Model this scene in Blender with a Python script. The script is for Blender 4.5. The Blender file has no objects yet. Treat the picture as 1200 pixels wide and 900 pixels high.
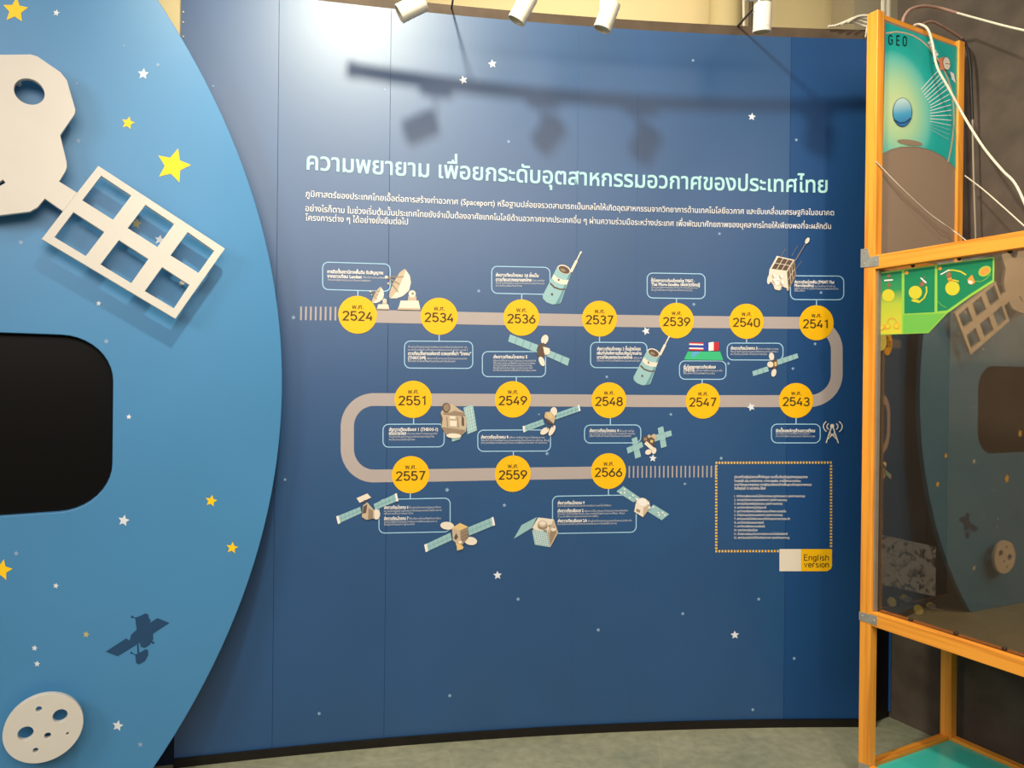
import bpy, bmesh, math, random
from mathutils import Vector, Matrix
random.seed(7)
SC = bpy.context.scene
COL = SC.collection

# ------------------------------------------------------------------ camera
F, PITCH, ROLL, HC = 849.26, -0.00282, 0.01062, 1.5
cd = bpy.data.cameras.new('camera'); cam = bpy.data.objects.new('camera', cd); COL.objects.link(cam)
cd.sensor_width = 36.0; cd.lens = F * 36.0 / 1200.0; cd.clip_start = 0.02
fw = Vector((0, math.cos(PITCH), math.sin(PITCH)))
up0 = Vector((0, -math.sin(PITCH), math.cos(PITCH))); rt0 = Vector((1, 0, 0))
rt = rt0 * math.cos(ROLL) + up0 * math.sin(ROLL)
up = up0 * math.cos(ROLL) - rt0 * math.sin(ROLL)
M = Matrix.Identity(4)
for i in range(3):
    M[i][0] = rt[i]; M[i][1] = up[i]; M[i][2] = -fw[i]
M[2][3] = HC
cam.matrix_world = M
SC.camera = cam

# ------------------------------------------------------------------ world, lights, exposure
SC.view_settings.view_transform = 'Standard'
SC.view_settings.look = 'None'
SC.view_settings.gamma = 1.0
SC.view_settings.use_curve_mapping = False
SC.view_settings.exposure = 0.0
W = bpy.data.worlds.new('world'); SC.world = W; W.use_nodes = True
bg = W.node_tree.nodes['Background']
_nt = W.node_tree; _tc = _nt.nodes.new('ShaderNodeTexCoord'); _sx = _nt.nodes.new('ShaderNodeSeparateXYZ'); _rp = _nt.nodes.new('ShaderNodeValToRGB')
_mr = _nt.nodes.new('ShaderNodeMapRange'); _mr.inputs['From Min'].default_value = -1.0; _nt.links.new(_tc.outputs['Generated'], _sx.inputs[0]); _nt.links.new(_sx.outputs['Z'], _mr.inputs['Value']); _nt.links.new(_mr.outputs['Result'], _rp.inputs['Fac'])
# the hall around: dim floor side, half lit walls, bright ceiling
_e = _rp.color_ramp.elements
_e[0].position = 0.44; _e[0].color = (0.07, 0.066, 0.06, 1); _e[1].position = 0.85; _e[1].color = (0.50, 0.46, 0.40, 1)
_m = _e.new(0.56); _m.color = (0.13, 0.12, 0.105, 1)
_nt.links.new(_rp.outputs['Color'], bg.inputs[0]); bg.inputs[1].default_value = 0.95

def lamp(name, kind, loc, energy, color, aim=None, **kw):
    l = bpy.data.lights.new(name, kind); l.energy = energy; l.color = color
    for k, v in kw.items(): setattr(l, k, v)
    o = bpy.data.objects.new(name, l); COL.objects.link(o); o.location = loc
    if aim: o.rotation_euler = (Vector(aim) - Vector(loc)).to_track_quat('-Z', 'Y').to_euler()
    return o
# ceiling lamp close to the wall: throws the track's shadow and glares in the print's top left
lamp('ceiling_spotlight', 'SPOT', (-0.34, 1.36, 3.81), 245, (1.0, 0.96, 0.74), aim=(0.22, 3.0, 2.4), spot_size=math.radians(112), spot_blend=0.75, shadow_soft_size=0.075)
# ceiling luminaire of the hall in front of the wall
lamp('front_luminaire', 'AREA', (0.35, -1.4, 3.4), 135, (1.0, 0.90, 0.77), aim=(0.2, 2.9, 0.6), shape='RECTANGLE', size=3.6, size_y=1.6)
# luminaire on the left that lights the round panel
lamp('left_luminaire', 'AREA', (-2.5, -0.5, 2.8), 46, (1.0, 0.87, 0.72), aim=(-1.2, 2.5, 1.2), shape='RECTANGLE', size=1.0, size_y=0.7)
# unseen area light added behind the partition wall to brighten the cream wall
lamp('hall_fill_light', 'AREA', (0.2, 3.7, 4.6), 17, (1.0, 0.88, 0.68), aim=(0.3, 4.6, 3.3), shape='RECTANGLE', size=1.6, size_y=0.3)
# lamp over the display case
lamp('case_spotlight', 'SPOT', (1.15, 1.0, 3.4), 70, (1.0, 0.84, 0.66), aim=(1.66, 2.55, 1.9), spot_size=math.radians(62), spot_blend=0.6, shadow_soft_size=0.05)

# ------------------------------------------------------------------ geometry of the place (metres; fitted from the photograph)
CX, CY, R = 1.76918, -8.70632, 11.89908               # the curved wall
HTOP = 1.5238 + HC
D0 = Vector((-0.87537, 2.79989, HC)); DD = Vector((0.859018, 0.511946, 0)); FN = Vector((0.511946, -0.859018, 0))   # round panel
P0 = Vector((1.3200, 2.72879, 0)); AL = 0.47937
US = Vector((math.sin(AL), -math.cos(AL), 0)); SS = Vector((math.cos(AL), math.sin(AL), 0))    # display case: along (towards viewer) / across
QS = 0.5008
EYE = Vector((0, 0, HC))

def ray(px, py):
    a, b = px - 600, py - 450
    c, s = math.cos(ROLL), math.sin(ROLL)
    u, v = a * c + b * s, -a * s + b * c
    x, y, z = u / F, 1.0, -v / F
    cp, sp = math.cos(PITCH), math.sin(PITCH)
    return Vector((x, cp * y - sp * z, sp * y + cp * z))
def on_plane(px, py, P, n):
    d = ray(px, py); return EYE + d * ((P - EYE).dot(n) / d.dot(n))
def wall_uv(px, py):
    d = ray(px, py)
    a = d.x ** 2 + d.y ** 2; b = -2 * (d.x * CX + d.y * CY); c = CX * CX + CY * CY - R * R
    h = EYE + d * ((-b + math.sqrt(b * b - 4 * a * c)) / (2 * a))
    return R * math.atan2(h.x - CX, h.y - CY), h.z
def wall_pt(u, z, off=0.0):
    p = u / R; r = R - off
    return Vector((CX + r * math.sin(p), CY + r * math.cos(p), z))
def m_wall(px, py, off=0.0):
    u, z = wall_uv(px, py); return wall_pt(u, z, off)
def m_disc(px, py, off=0.0):
    return on_plane(px, py, D0 + FN * off, FN)
def disc_az(px, py, off=0.0):
    h = m_disc(px, py, off); return (h - D0).dot(DD), h.z - HC
def disc_pt(a, z, off=0.0):
    return Vector((D0.x, D0.y, HC + z)) + DD * a + FN * off
def m_board(px, py, off=0.0):          # end board of the case, facing +US
    return on_plane(px, py, P0 + US * (0.036 + off), US)
def m_pane(px, py, off=0.0):           # acrylic front of the case, facing -SS
    return on_plane(px, py, P0 + SS * (0.03 - off), SS)
def case_pt(s, u, z): return P0 + SS * s + US * u + Vector((0, 0, z))

# ------------------------------------------------------------------ materials
def srgb(c):
    return tuple(((v / 255) / 12.92 if v / 255 <= 0.04045 else ((v / 255 + 0.055) / 1.055) ** 2.4) for v in c)
MATS = {}
def mat(name, c, rough=0.5, spec=0.5, var=0.06, scale=8.0, metal=0.0, bump=0.0, linear=False):
    if name in MATS: return MATS[name]
    m = bpy.data.materials.new(name); m.use_nodes = True; nt = m.node_tree; N = nt.nodes; L = nt.links
    b = N['Principled BSDF']; col = c if linear else srgb(c)
    b.inputs['Roughness'].default_value = rough; b.inputs['Specular IOR Level'].default_value = spec; b.inputs['Metallic'].default_value = metal
    tc = N.new('ShaderNodeTexCoord'); nz = N.new('ShaderNodeTexNoise'); nz.inputs['Scale'].default_value = scale; nz.inputs['Detail'].default_value = 4
    L.new(tc.outputs['Object'], nz.inputs['Vector'])
    rp = N.new('ShaderNodeValToRGB')
    rp.color_ramp.elements[0].position = 0.3; rp.color_ramp.elements[1].position = 0.7
    rp.color_ramp.elements[0].color = tuple(v * (1 - var) for v in col) + (1,)
    rp.color_ramp.elements[1].color = tuple(min(1, v * (1 + var)) for v in col) + (1,)
    L.new(nz.outputs['Fac'], rp.inputs['Fac']); L.new(rp.outputs['Color'], b.inputs['Base Color'])
    if bump:
        bp = N.new('ShaderNodeBump'); bp.inputs['Strength'].default_value = bump; bp.inputs['Distance'].default_value = 0.002
        L.new(nz.outputs['Fac'], bp.inputs['Height']); L.new(bp.outputs['Normal'], b.inputs['Normal'])
    MATS[name] = m; return m
def wood(name, c, ax):
    if name in MATS: return MATS[name]
    m = bpy.data.materials.new(name); m.use_nodes = True; nt = m.node_tree; N = nt.nodes; L = nt.links
    b = N['Principled BSDF']; col = srgb(c); b.inputs['Roughness'].default_value = 0.38; b.inputs['Specular IOR Level'].default_value = 0.35
    tc = N.new('ShaderNodeTexCoord'); mp = N.new('ShaderNodeMapping')
    sc = {'z': (45, 45, 1.6), 'u': (45, 1.6, 45), 's': (1.6, 45, 45)}[ax]
    mp.inputs['Scale'].default_value = sc
    vr = N.new('ShaderNodeVectorRotate'); vr.rotation_type = 'Z_AXIS'; vr.inputs['Angle'].default_value = -AL
    L.new(tc.outputs['Object'], vr.inputs['Vector']); L.new(vr.outputs['Vector'], mp.inputs['Vector'])
    nz = N.new('ShaderNodeTexNoise'); nz.inputs['Scale'].default_value = 1.0; nz.inputs['Detail'].default_value = 5; nz.inputs['Distortion'].default_value = 0.4
    L.new(mp.outputs['Vector'], nz.inputs['Vector'])
    rp = N.new('ShaderNodeValToRGB'); e = rp.color_ramp.elements
    e[0].position = 0.32; e[0].color = (col[0] * 0.72, col[1] * 0.6, col[2] * 0.5, 1); e[1].position = 0.55; e[1].color = col + (1,)
    L.new(nz.outputs['Fac'], rp.inputs['Fac']); L.new(rp.outputs['Color'], b.inputs['Base Color'])
    MATS[name] = m; return m
def gradmat(name, p0, p1, stops, rough=0.4, radial=None):
    """printed colour gradient: along p0 -> p1 (world points), or radial about p0 with radius |p1|"""
    m = bpy.data.materials.new(name); m.use_nodes = True; nt = m.node_tree; N = nt.nodes; L = nt.links
    b = N['Principled BSDF']; b.inputs['Roughness'].default_value = rough; b.inputs['Specular IOR Level'].default_value = 0.35
    g = N.new('ShaderNodeNewGeometry'); sb = N.new('ShaderNodeVectorMath'); sb.operation = 'SUBTRACT'; sb.inputs[1].default_value = p0
    L.new(g.outputs['Position'], sb.inputs[0]); rp = N.new('ShaderNodeValToRGB')
    if radial:
        ln = N.new('ShaderNodeVectorMath'); ln.operation = 'LENGTH'; L.new(sb.outputs[0], ln.inputs[0])
        dv = N.new('ShaderNodeMath'); dv.operation = 'DIVIDE'; dv.inputs[1].default_value = radial
        L.new(ln.outputs['Value'], dv.inputs[0]); L.new(dv.outputs[0], rp.inputs['Fac'])
    else:
        d = Vector(p1) - Vector(p0); d = d / d.length_squared
        dt = N.new('ShaderNodeVectorMath'); dt.operation = 'DOT_PRODUCT'; dt.inputs[1].default_value = d
        L.new(sb.outputs[0], dt.inputs[0]); L.new(dt.outputs['Value'], rp.inputs['Fac'])
    el = rp.color_ramp.elements
    while len(el) < len(stops): el.new(0.5)
    for e_, (p, c) in zip(el, stops): e_.position = p; e_.color = srgb(c) + (1,)
    L.new(rp.outputs['Color'], b.inputs['Base Color']); return m

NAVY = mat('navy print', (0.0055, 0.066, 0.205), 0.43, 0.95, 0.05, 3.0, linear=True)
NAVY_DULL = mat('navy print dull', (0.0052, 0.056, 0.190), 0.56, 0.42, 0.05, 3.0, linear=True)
SEAM_D = mat('seam dark', (22, 50, 96), 0.6, 0.2)
SEAM_L = mat('seam light', (48, 84, 136), 0.5, 0.4)
DISC = mat('panel blue print', (0.062, 0.245, 0.50), 0.42, 0.5, 0.05, 1.5, linear=True)
WHITE = mat('white board', (216, 211, 204), 0.45, 0.3, 0.02)
BLACK = mat('black screen', (6, 5, 5), 0.35, 0.2, 0.0)
BLACKTRIM = mat('black trim', (22, 18, 15), 0.5, 0.3, 0.3, 14)
TRIM = mat('brown trim', (88, 73, 60), 0.6, 0.2, 0.18, 10)
CREAM = mat('cream wall paint', (226, 208, 160), 0.7, 0.2, 0.03, 2)
TAN = mat('tan column paint', (200, 182, 135), 0.7, 0.2, 0.03, 2)
CREAM_DIM = mat('shaded cream paint', (170, 158, 132), 0.7, 0.2, 0.03, 2)
DARKW = mat('dark wall paint', (84, 73, 64), 0.65, 0.25, 0.22, 9, bump=0.3)
ROAD = mat('print mauve grey', (176, 164, 163), 0.45, 0.4, 0.01)
YEL = mat('print yellow', (248, 188, 14), 0.45, 0.35, 0.01)
OLIVE = mat('print olive', (72, 62, 28), 0.5, 0.3, 0.0)
LBLUE = mat('print light blue', (165, 208, 238), 0.45, 0.35, 0.01)
PCYAN = mat('print pale cyan', (176, 226, 230), 0.45, 0.35, 0.01)
PWHITE = mat('print white', (238, 234, 232), 0.45, 0.35, 0.01)
PGREY = mat('print dim white', (205, 206, 214), 0.45, 0.35, 0.01)
STARW = mat('print star white', (225, 230, 240), 0.45, 0.35, 0.01)
STARD = mat('print star dim', (140, 170, 205), 0.45, 0.35, 0.01)
STARY = mat('print star yellow', (255, 208, 30), 0.45, 0.35, 0.01)
STARB = mat('print star beige and shaded yellow', (190, 180, 130), 0.45, 0.35, 0.01)
TEAL = mat('print teal', (150, 190, 196), 0.45, 0.35, 0.02)
TEALD = mat('print teal dark', (105, 150, 162), 0.45, 0.35, 0.02)
CRM = mat('print cream', (232, 220, 205), 0.45, 0.35, 0.01)
TANP = mat('print tan', (196, 176, 152), 0.45, 0.35, 0.02)
TAND = mat('print tan dark', (150, 130, 110), 0.45, 0.35, 0.02)
BRN = mat('print brown', (98, 78, 66), 0.45, 0.35, 0.02)
GOLD = mat('print gold', (220, 190, 130), 0.45, 0.35, 0.02)
RED = mat('print red', (205, 40, 50), 0.45, 0.35, 0.01)
FBLUE = mat('print flag blue', (50, 70, 165), 0.45, 0.35, 0.01)
GRN = mat('print green', (60, 185, 130), 0.45, 0.35, 0.01)
SKYB = mat('print sky blue', (95, 165, 220), 0.45, 0.35, 0.01)
SILH = mat('print silhouette navy', (0.012, 0.06, 0.16), 0.42, 0.5, 0.02, linear=True)
WOODZ = wood('orange wood upright', (242, 162, 58), 'z')
WOODU = wood('orange wood rail', (242, 162, 58), 'u')
WOODS = wood('orange wood crosspiece', (236, 156, 54), 's')
BOARD = mat('grey brown board', (146, 126, 108), 0.6, 0.25, 0.04, 3)
CASEIN = mat('case lining', (112, 96, 80), 0.7, 0.2, 0.15, 6)
CASEEND = mat('case dark end', (56, 48, 46), 0.7, 0.2, 0.1, 6)
CASEFL = mat('case floor', (108, 97, 84), 0.6, 0.3, 0.12, 8)
METAL = mat('zinc plate', (165, 162, 152), 0.42, 0.5, 0.12, 40, metal=0.35)
SCREW = mat('screw steel', (62, 54, 50), 0.35, 0.5, 0.1, metal=0.6)
ALU = mat('grey edge strip', (128, 122, 112), 0.4, 0.5, 0.08, 20)
TURQ = mat('turquoise board', (64, 196, 180), 0.28, 0.5, 0.03, 3)
WHITECABLE = mat('white cable', (226, 216, 196), 0.45, 0.3, 0.02)
CONDUIT = mat('mauve sleeve', (166, 132, 116), 0.5, 0.3, 0.03)
BLACKCABLE = mat('black cable', (30, 26, 25), 0.5, 0.3, 0.02)
LAMPW = mat('white lamp enamel', (236, 230, 216), 0.4, 0.4, 0.01)
LENS = mat('lamp lens', (200, 190, 165), 0.25, 0.6, 0.02)
RODM = mat('dark rod', (86, 74, 62), 0.5, 0.3, 0.05)
TYRE = mat('black rubber', (18, 17, 16), 0.6, 0.3, 0.1)
HUBY = mat('yellow hub', (255, 246, 110), 0.45, 0.4, 0.02)
STEEL = mat('bright steel', (190, 186, 178), 0.3, 0.6, 0.05, metal=0.6)

# wall floor
def floor_material():
    m = bpy.data.materials.new('worn floor'); m.use_nodes = True; nt = m.node_tree; N = nt.nodes; L = nt.links
    b = N['Principled BSDF']; b.inputs['Roughness'].default_value = 0.42
    tc = N.new('ShaderNodeTexCoord'); n1 = N.new('ShaderNodeTexNoise'); n1.inputs['Scale'].default_value = 1.7; n1.inputs['Detail'].default_value = 8; n1.inputs['Roughness'].default_value = 0.65
    L.new(tc.outputs['Object'], n1.inputs['Vector'])
    r1 = N.new('ShaderNodeValToRGB'); e = r1.color_ramp.elements
    e[0].position = 0.33; e[0].color = srgb((128, 133, 112)) + (1,); e[1].position = 0.68; e[1].color = srgb((166, 162, 136)) + (1,)
    L.new(n1.outputs['Fac'], r1.inputs['Fac'])
    n2 = N.new('ShaderNodeTexNoise'); n2.inputs['Scale'].default_value = 26; n2.inputs['Detail'].default_value = 6
    L.new(tc.outputs['Object'], n2.inputs['Vector'])
    mx = N.new('ShaderNodeMixRGB'); mx.blend_type = 'OVERLAY'; mx.inputs[0].default_value = 0.35
    L.new(r1.outputs['Color'], mx.inputs[1]); L.new(n2.outputs['Fac'], mx.inputs[2])
    # hairline scratches: thin bands of a distorted voronoi
    v = N.new('ShaderNodeTexVoronoi'); v.feature = 'DISTANCE_TO_EDGE'; v.inputs['Scale'].default_value = 1.35
    L.new(tc.outputs['Object'], v.inputs['Vector'])
    r2 = N.new('ShaderNodeValToRGB'); r2.color_ramp.elements[0].color = (1, 1, 1, 1); r2.color_ramp.elements[1].position = 0.006; r2.color_ramp.elements[1].color = (0, 0, 0, 1)
    L.new(v.outputs['Distance'], r2.inputs['Fac'])
    m2 = N.new('ShaderNodeMath'); m2.operation = 'MULTIPLY'; m2.inputs[1].default_value = 0.35; L.new(r2.outputs['Color'], m2.inputs[0])
    mx2 = N.new('ShaderNodeMixRGB'); mx2.inputs[2].default_value = srgb((176, 172, 148)) + (1,)
    L.new(m2.outputs[0], mx2.inputs[0]); L.new(mx.outputs['Color'], mx2.inputs[1]); L.new(mx2.outputs['Color'], b.inputs['Base Color'])
    return m
def pane_material():
    m = bpy.data.materials.new('clear acrylic'); m.use_nodes = True; nt = m.node_tree; N = nt.nodes; L = nt.links
    N.remove(N['Principled BSDF']); out = N['Material Output']
    g = N.new('ShaderNodeBsdfGlossy'); g.inputs['Roughness'].default_value = 0.0; g.inputs['Color'].default_value = (1, 0.75, 0.49, 1)
    t = N.new('ShaderNodeBsdfTransparent'); t.inputs['Color'].default_value = (0.93, 0.91, 0.87, 1)
    f = N.new('ShaderNodeFresnel'); f.inputs['IOR'].default_value = 1.5
    a = N.new('ShaderNodeMath'); a.operation = 'ADD'; a.inputs[1].default_value = 0.13; L.new(f.outputs[0], a.inputs[0])
    df = N.new('ShaderNodeBsdfDiffuse'); df.inputs['Color'].default_value = (0.50, 0.41, 0.32, 1)       # thin warm grey haze, uneven over the pane
    tx = N.new('ShaderNodeTexCoord'); nz = N.new('ShaderNodeTexNoise'); nz.inputs['Scale'].default_value = 5; nz.inputs['Detail'].default_value = 5; L.new(tx.outputs['Object'], nz.inputs['Vector'])
    mr = N.new('ShaderNodeMapRange'); mr.inputs['To Min'].default_value = 0.015; mr.inputs['To Max'].default_value = 0.05; L.new(nz.outputs['Fac'], mr.inputs['Value'])
    mz = N.new('ShaderNodeMixShader'); L.new(mr.outputs['Result'], mz.inputs[0]); L.new(t.outputs[0], mz.inputs[1]); L.new(df.outputs[0], mz.inputs[2])
    mx = N.new('ShaderNodeMixShader'); L.new(a.outputs[0], mx.inputs[0]); L.new(mz.outputs[0], mx.inputs[1]); L.new(g.outputs[0], mx.inputs[2])
    L.new(mx.outputs[0], out.inputs['Surface']); return m
def residue_material():
    m = bpy.data.materials.new('glue residue'); m.use_nodes = True; nt = m.node_tree; N = nt.nodes; L = nt.links
    b = N['Principled BSDF']; b.inputs['Base Color'].default_value = srgb((112, 103, 92)) + (1,); b.inputs['Roughness'].default_value = 0.7
    out = N['Material Output']; t = N.new('ShaderNodeBsdfTransparent')
    tc = N.new('ShaderNodeTexCoord'); nz = N.new('ShaderNodeTexNoise'); nz.inputs['Scale'].default_value = 34; nz.inputs['Detail'].default_value = 10; nz.inputs['Roughness'].default_value = 0.75
    L.new(tc.outputs['Object'], nz.inputs['Vector'])
    rp = N.new('ShaderNodeValToRGB'); rp.color_ramp.elements[0].position = 0.42; rp.color_ramp.elements[0].color = (0.03, 0.03, 0.03, 1); rp.color_ramp.elements[1].position = 0.50; rp.color_ramp.elements[1].color = (.40, .40, .40, 1)
    L.new(nz.outputs['Fac'], rp.inputs['Fac'])
    mx = N.new('ShaderNodeMixShader'); L.new(rp.outputs['Color'], mx.inputs[0]); L.new(t.outputs[0], mx.inputs[1]); L.new(b.outputs[0], mx.inputs[2]); L.new(mx.outputs[0], out.inputs['Surface'])
    return m

# ------------------------------------------------------------------ object helpers
ORG = {}
def tag(o, label=None, cat=None, group=None, kind=None):
    if label: o['label'] = label
    if cat: o['category'] = cat
    if group: o['group'] = group
    if kind: o['kind'] = kind
    return o
def empty(name, loc, label, cat, group=None):
    o = bpy.data.objects.new(name, None); COL.objects.link(o); o.location = loc; o.empty_display_size = 0.1
    ORG[o.name] = Vector(loc); return tag(o, label, cat, group)
def mk(name, verts, faces, mats, parent=None, mi=None, smooth=False, origin=None, label=None):
    """one mesh object from world-space vertices"""
    me = bpy.data.meshes.new(name)
    if origin is None:
        n = max(1, len(verts)); c = Vector((0, 0, 0))
        for v in verts: c += Vector(v)
        origin = c / n
    me.from_pydata([tuple(Vector(v) - origin) for v in verts], [], faces)
    for m in (mats if isinstance(mats, (list, tuple)) else [mats]): me.materials.append(m)
    if mi: me.polygons.foreach_set('material_index', mi)
    if smooth: me.polygons.foreach_set('use_smooth', [True] * len(me.polygons))
    me.update()
    o = bpy.data.objects.new(name, me); COL.objects.link(o)
    ORG[o.name] = origin
    if parent is not None:
        o.parent = parent; o.location = origin - ORG[parent.name]
    else:
        o.location = origin
    if label: o['label'] = label
    return o
class MB:
    """collects shapes in world space for one mesh"""
    def __init__(s): s.v = []; s.f = []; s.mi = []
    def add(s, v, f, m=0):
        b = len(s.v); s.v += [Vector(x) for x in v]; s.f += [tuple(b + i for i in q) for q in f]; s.mi += [m] * len(f)
    def box(s, o, ax, ay, az, m=0):
        o, ax, ay, az = map(Vector, (o, ax, ay, az))
        if ax.cross(ay).dot(az) < 0: o = o + ax; ax = -ax
        v = [o, o + ax, o + ax + ay, o + ay, o + az, o + ax + az, o + ax + ay + az, o + ay + az]
        s.add(v, [(3, 2, 1, 0), (4, 5, 6, 7), (0, 1, 5, 4), (1, 2, 6, 5), (2, 3, 7, 6), (3, 0, 4, 7)], m)
    def tube(s, pts, r, n=8, m=0, caps=True):
        pts = [Vector(p) for p in pts]; rs = r if isinstance(r, (list, tuple)) else [r] * len(pts)
        b = len(s.v); prev = None
        for i, p in enumerate(pts):
            d = (pts[min(i + 1, len(pts) - 1)] - pts[max(i - 1, 0)]).normalized()
            if prev is None:
                x = d.orthogonal().normalized()
            else:
                x = (prev - d * prev.dot(d)).normalized()
            prev = x; y = d.cross(x)
            for k in range(n):
                a = 2 * math.pi * k / n; s.v.append(p + (x * math.cos(a) + y * math.sin(a)) * rs[i])
        for i in range(len(pts) - 1):
            for k in range(n):
                k2 = (k + 1) % n
                s.f.append((b + i * n + k, b + i * n + k2, b + (i + 1) * n + k2, b + (i + 1) * n + k)); s.mi.append(m)
        if caps:
            s.f.append(tuple(b + k for k in reversed(range(n)))); s.f.append(tuple(b + (len(pts) - 1) * n + k for k in range(n))); s.mi += [m, m]
    def lathe(s, o, axis, prof, n=24, m=0):
        """prof: list of (r, h, material) along axis from o"""
        axis = Vector(axis).normalized(); x = axis.orthogonal().normalized(); y = axis.cross(x); b = len(s.v); o = Vector(o)
        for r, h, *_ in prof:
            for k in range(n):
                a = 2 * math.pi * k / n; s.v.append(o + axis * h + (x * math.cos(a) + y * math.sin(a)) * r)
        for i in range(len(prof) - 1):
            mm = prof[i][2] if len(prof[i]) > 2 else m
            for k in range(n):
                k2 = (k + 1) % n
                s.f.append((b + i * n + k, b + i * n + k2, b + (i + 1) * n + k2, b + (i + 1) * n + k)); s.mi.append(mm)
    def build(s, name, mats, parent=None, smooth=False, label=None, bevel=0.0, origin=None):
        o = mk(name, s.v, s.f, mats, parent, s.mi, smooth, origin, label)
        if bevel:
            b = o.modifiers.new('edge', 'BEVEL'); b.width = bevel; b.segments = 2; b.limit_method = 'ANGLE'
        if smooth: smooth_by_angle(o)
        return o
def smooth_by_angle(o, ang=40):
    bm = bmesh.new(); bm.from_mesh(o.data)
    bmesh.ops.recalc_face_normals(bm, faces=bm.faces)
    for e in bm.edges:
        if len(e.link_faces) == 2 and e.calc_face_angle(0) > math.radians(ang): e.smooth = False
    bm.to_mesh(o.data); bm.free()
def plate(outer, holes, thick, to_world, bevel=0.0012):
    """solid plate: 2D outline with holes, front face at offset 0, back at -thick. to_world(a, z, off) -> Vector"""
    c = bpy.data.curves.new('tmp', 'CURVE'); c.dimensions = '2D'; c.fill_mode = 'BOTH'; c.extrude = max(thick / 2 - bevel, 1e-4); c.bevel_depth = bevel; c.bevel_resolution = 1; c.offset = -bevel
    for loop in [outer] + holes:
        sp = c.splines.new('POLY'); sp.points.add(len(loop) - 1); sp.use_cyclic_u = True
        for p, q in zip(sp.points, loop): p.co = (q[0], q[1], 0, 1)
    o = bpy.data.objects.new('tmp', c); COL.objects.link(o)
    dg = bpy.context.evaluated_depsgraph_get(); me = bpy.data.meshes.new_from_object(o.evaluated_get(dg))
    v = [to_world(p.co.x, p.co.y, p.co.z - thick / 2) for p in me.vertices]; f = [tuple(p.vertices) for p in me.polygons]
    bpy.data.objects.remove(o); bpy.data.curves.remove(c); bpy.data.meshes.remove(me)
    return v, f
def catmull(pts, n=8):
    P = [Vector(p) for p in pts]; P = [P[0] * 2 - P[1]] + P + [P[-1] * 2 - P[-2]]; out = []
    for i in range(1, len(P) - 2):
        a, b, c, d = P[i - 1:i + 3]
        for k in range(n):
            t = k / n; out.append(0.5 * ((2 * b) + (c - a) * t + (2 * a - 5 * b + 4 * c - d) * t * t + (3 * b - a - 3 * c + d) * t ** 3))
    out.append(P[-2]); return out

# ------------------------------------------------------------------ flat printing in photograph-measured shapes, on a real surface
def ell(cx, cy, rx, ry=None, rot=0, n=24):
    ry = rx if ry is None else ry; c, s = math.cos(math.radians(rot)), math.sin(math.radians(rot))
    return [(cx + rx * math.cos(t) * c - ry * math.sin(t) * s, cy + rx * math.cos(t) * s + ry * math.sin(t) * c) for t in [2 * math.pi * k / n for k in range(n)]]
def star_pts(cx, cy, r, rot=0.0, k=0.47):
    return [(cx + (r if i % 2 == 0 else r * k) * math.sin(rot + math.pi * i / 5), cy - (r if i % 2 == 0 else r * k) * math.cos(rot + math.pi * i / 5)) for i in range(10)]
def seg(x0, y0, x1, y1, w):
    d = math.hypot(x1 - x0, y1 - y0) or 1; nx, ny = -(y1 - y0) / d * w / 2, (x1 - x0) / d * w / 2
    return [(x0 + nx, y0 + ny), (x1 + nx, y1 + ny), (x1 - nx, y1 - ny), (x0 - nx, y0 - ny)]
def poly_line(pts, w):
    return [seg(*a, *b, w) for a, b in zip(pts, pts[1:])]
def rrect(x0, y0, x1, y1, r, sl=0.0, n=5):
    """rounded rectangle in pixels, top and bottom edges sloping by sl"""
    o = []
    for cx, cy, a0 in ((x1 - r, y0 + r, -90), (x1 - r, y1 - r, 0), (x0 + r, y1 - r, 90), (x0 + r, y0 + r, 180)):
        for k in range(n + 1):
            a = math.radians(a0 + 90 * k / n); x, y = cx + r * math.cos(a), cy + r * math.sin(a)
            o.append((x, y + sl * (x - x0)))
    return o
def crop(sc, ox, oy):
    return lambda pts: [(x / sc + ox, y / sc + oy) for x, y in pts]
class Art:
    def __init__(s, mapper, base=0.0007, step=0.0004): s.m = mapper; s.b = base; s.st = step; s.mb = MB(); s.mats = []
    def idx(s, m):
        if m not in s.mats: s.mats.append(m)
        return s.mats.index(m)
    def poly(s, pts, m, layer=0):
        bm = bmesh.new(); vs = [bm.verts.new((p[0], -p[1], 0)) for p in pts]
        f = bm.faces.new(vs); f.normal_update()
        if f.normal.z < 0: f.normal_flip()
        r = bmesh.ops.triangulate(bm, faces=[f]); bm.verts.index_update()
        off = s.b + s.st * layer
        s.mb.add([s.m(v.co.x, -v.co.y, off) for v in bm.verts], [tuple(v.index for v in q.verts) for q in bm.faces], s.idx(m)); bm.free()
    def ring(s, outer, inner, m, layer=0):
        n = len(outer); off = s.b + s.st * layer
        s.mb.add([s.m(*p, off) for p in outer] + [s.m(*p, off) for p in inner], [(i, n + i, n + (i + 1) % n, (i + 1) % n) for i in range(n)], s.idx(m))
    def build(s, name, parent, label=None): return s.mb.build(name, s.mats, parent, label=label)

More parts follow.
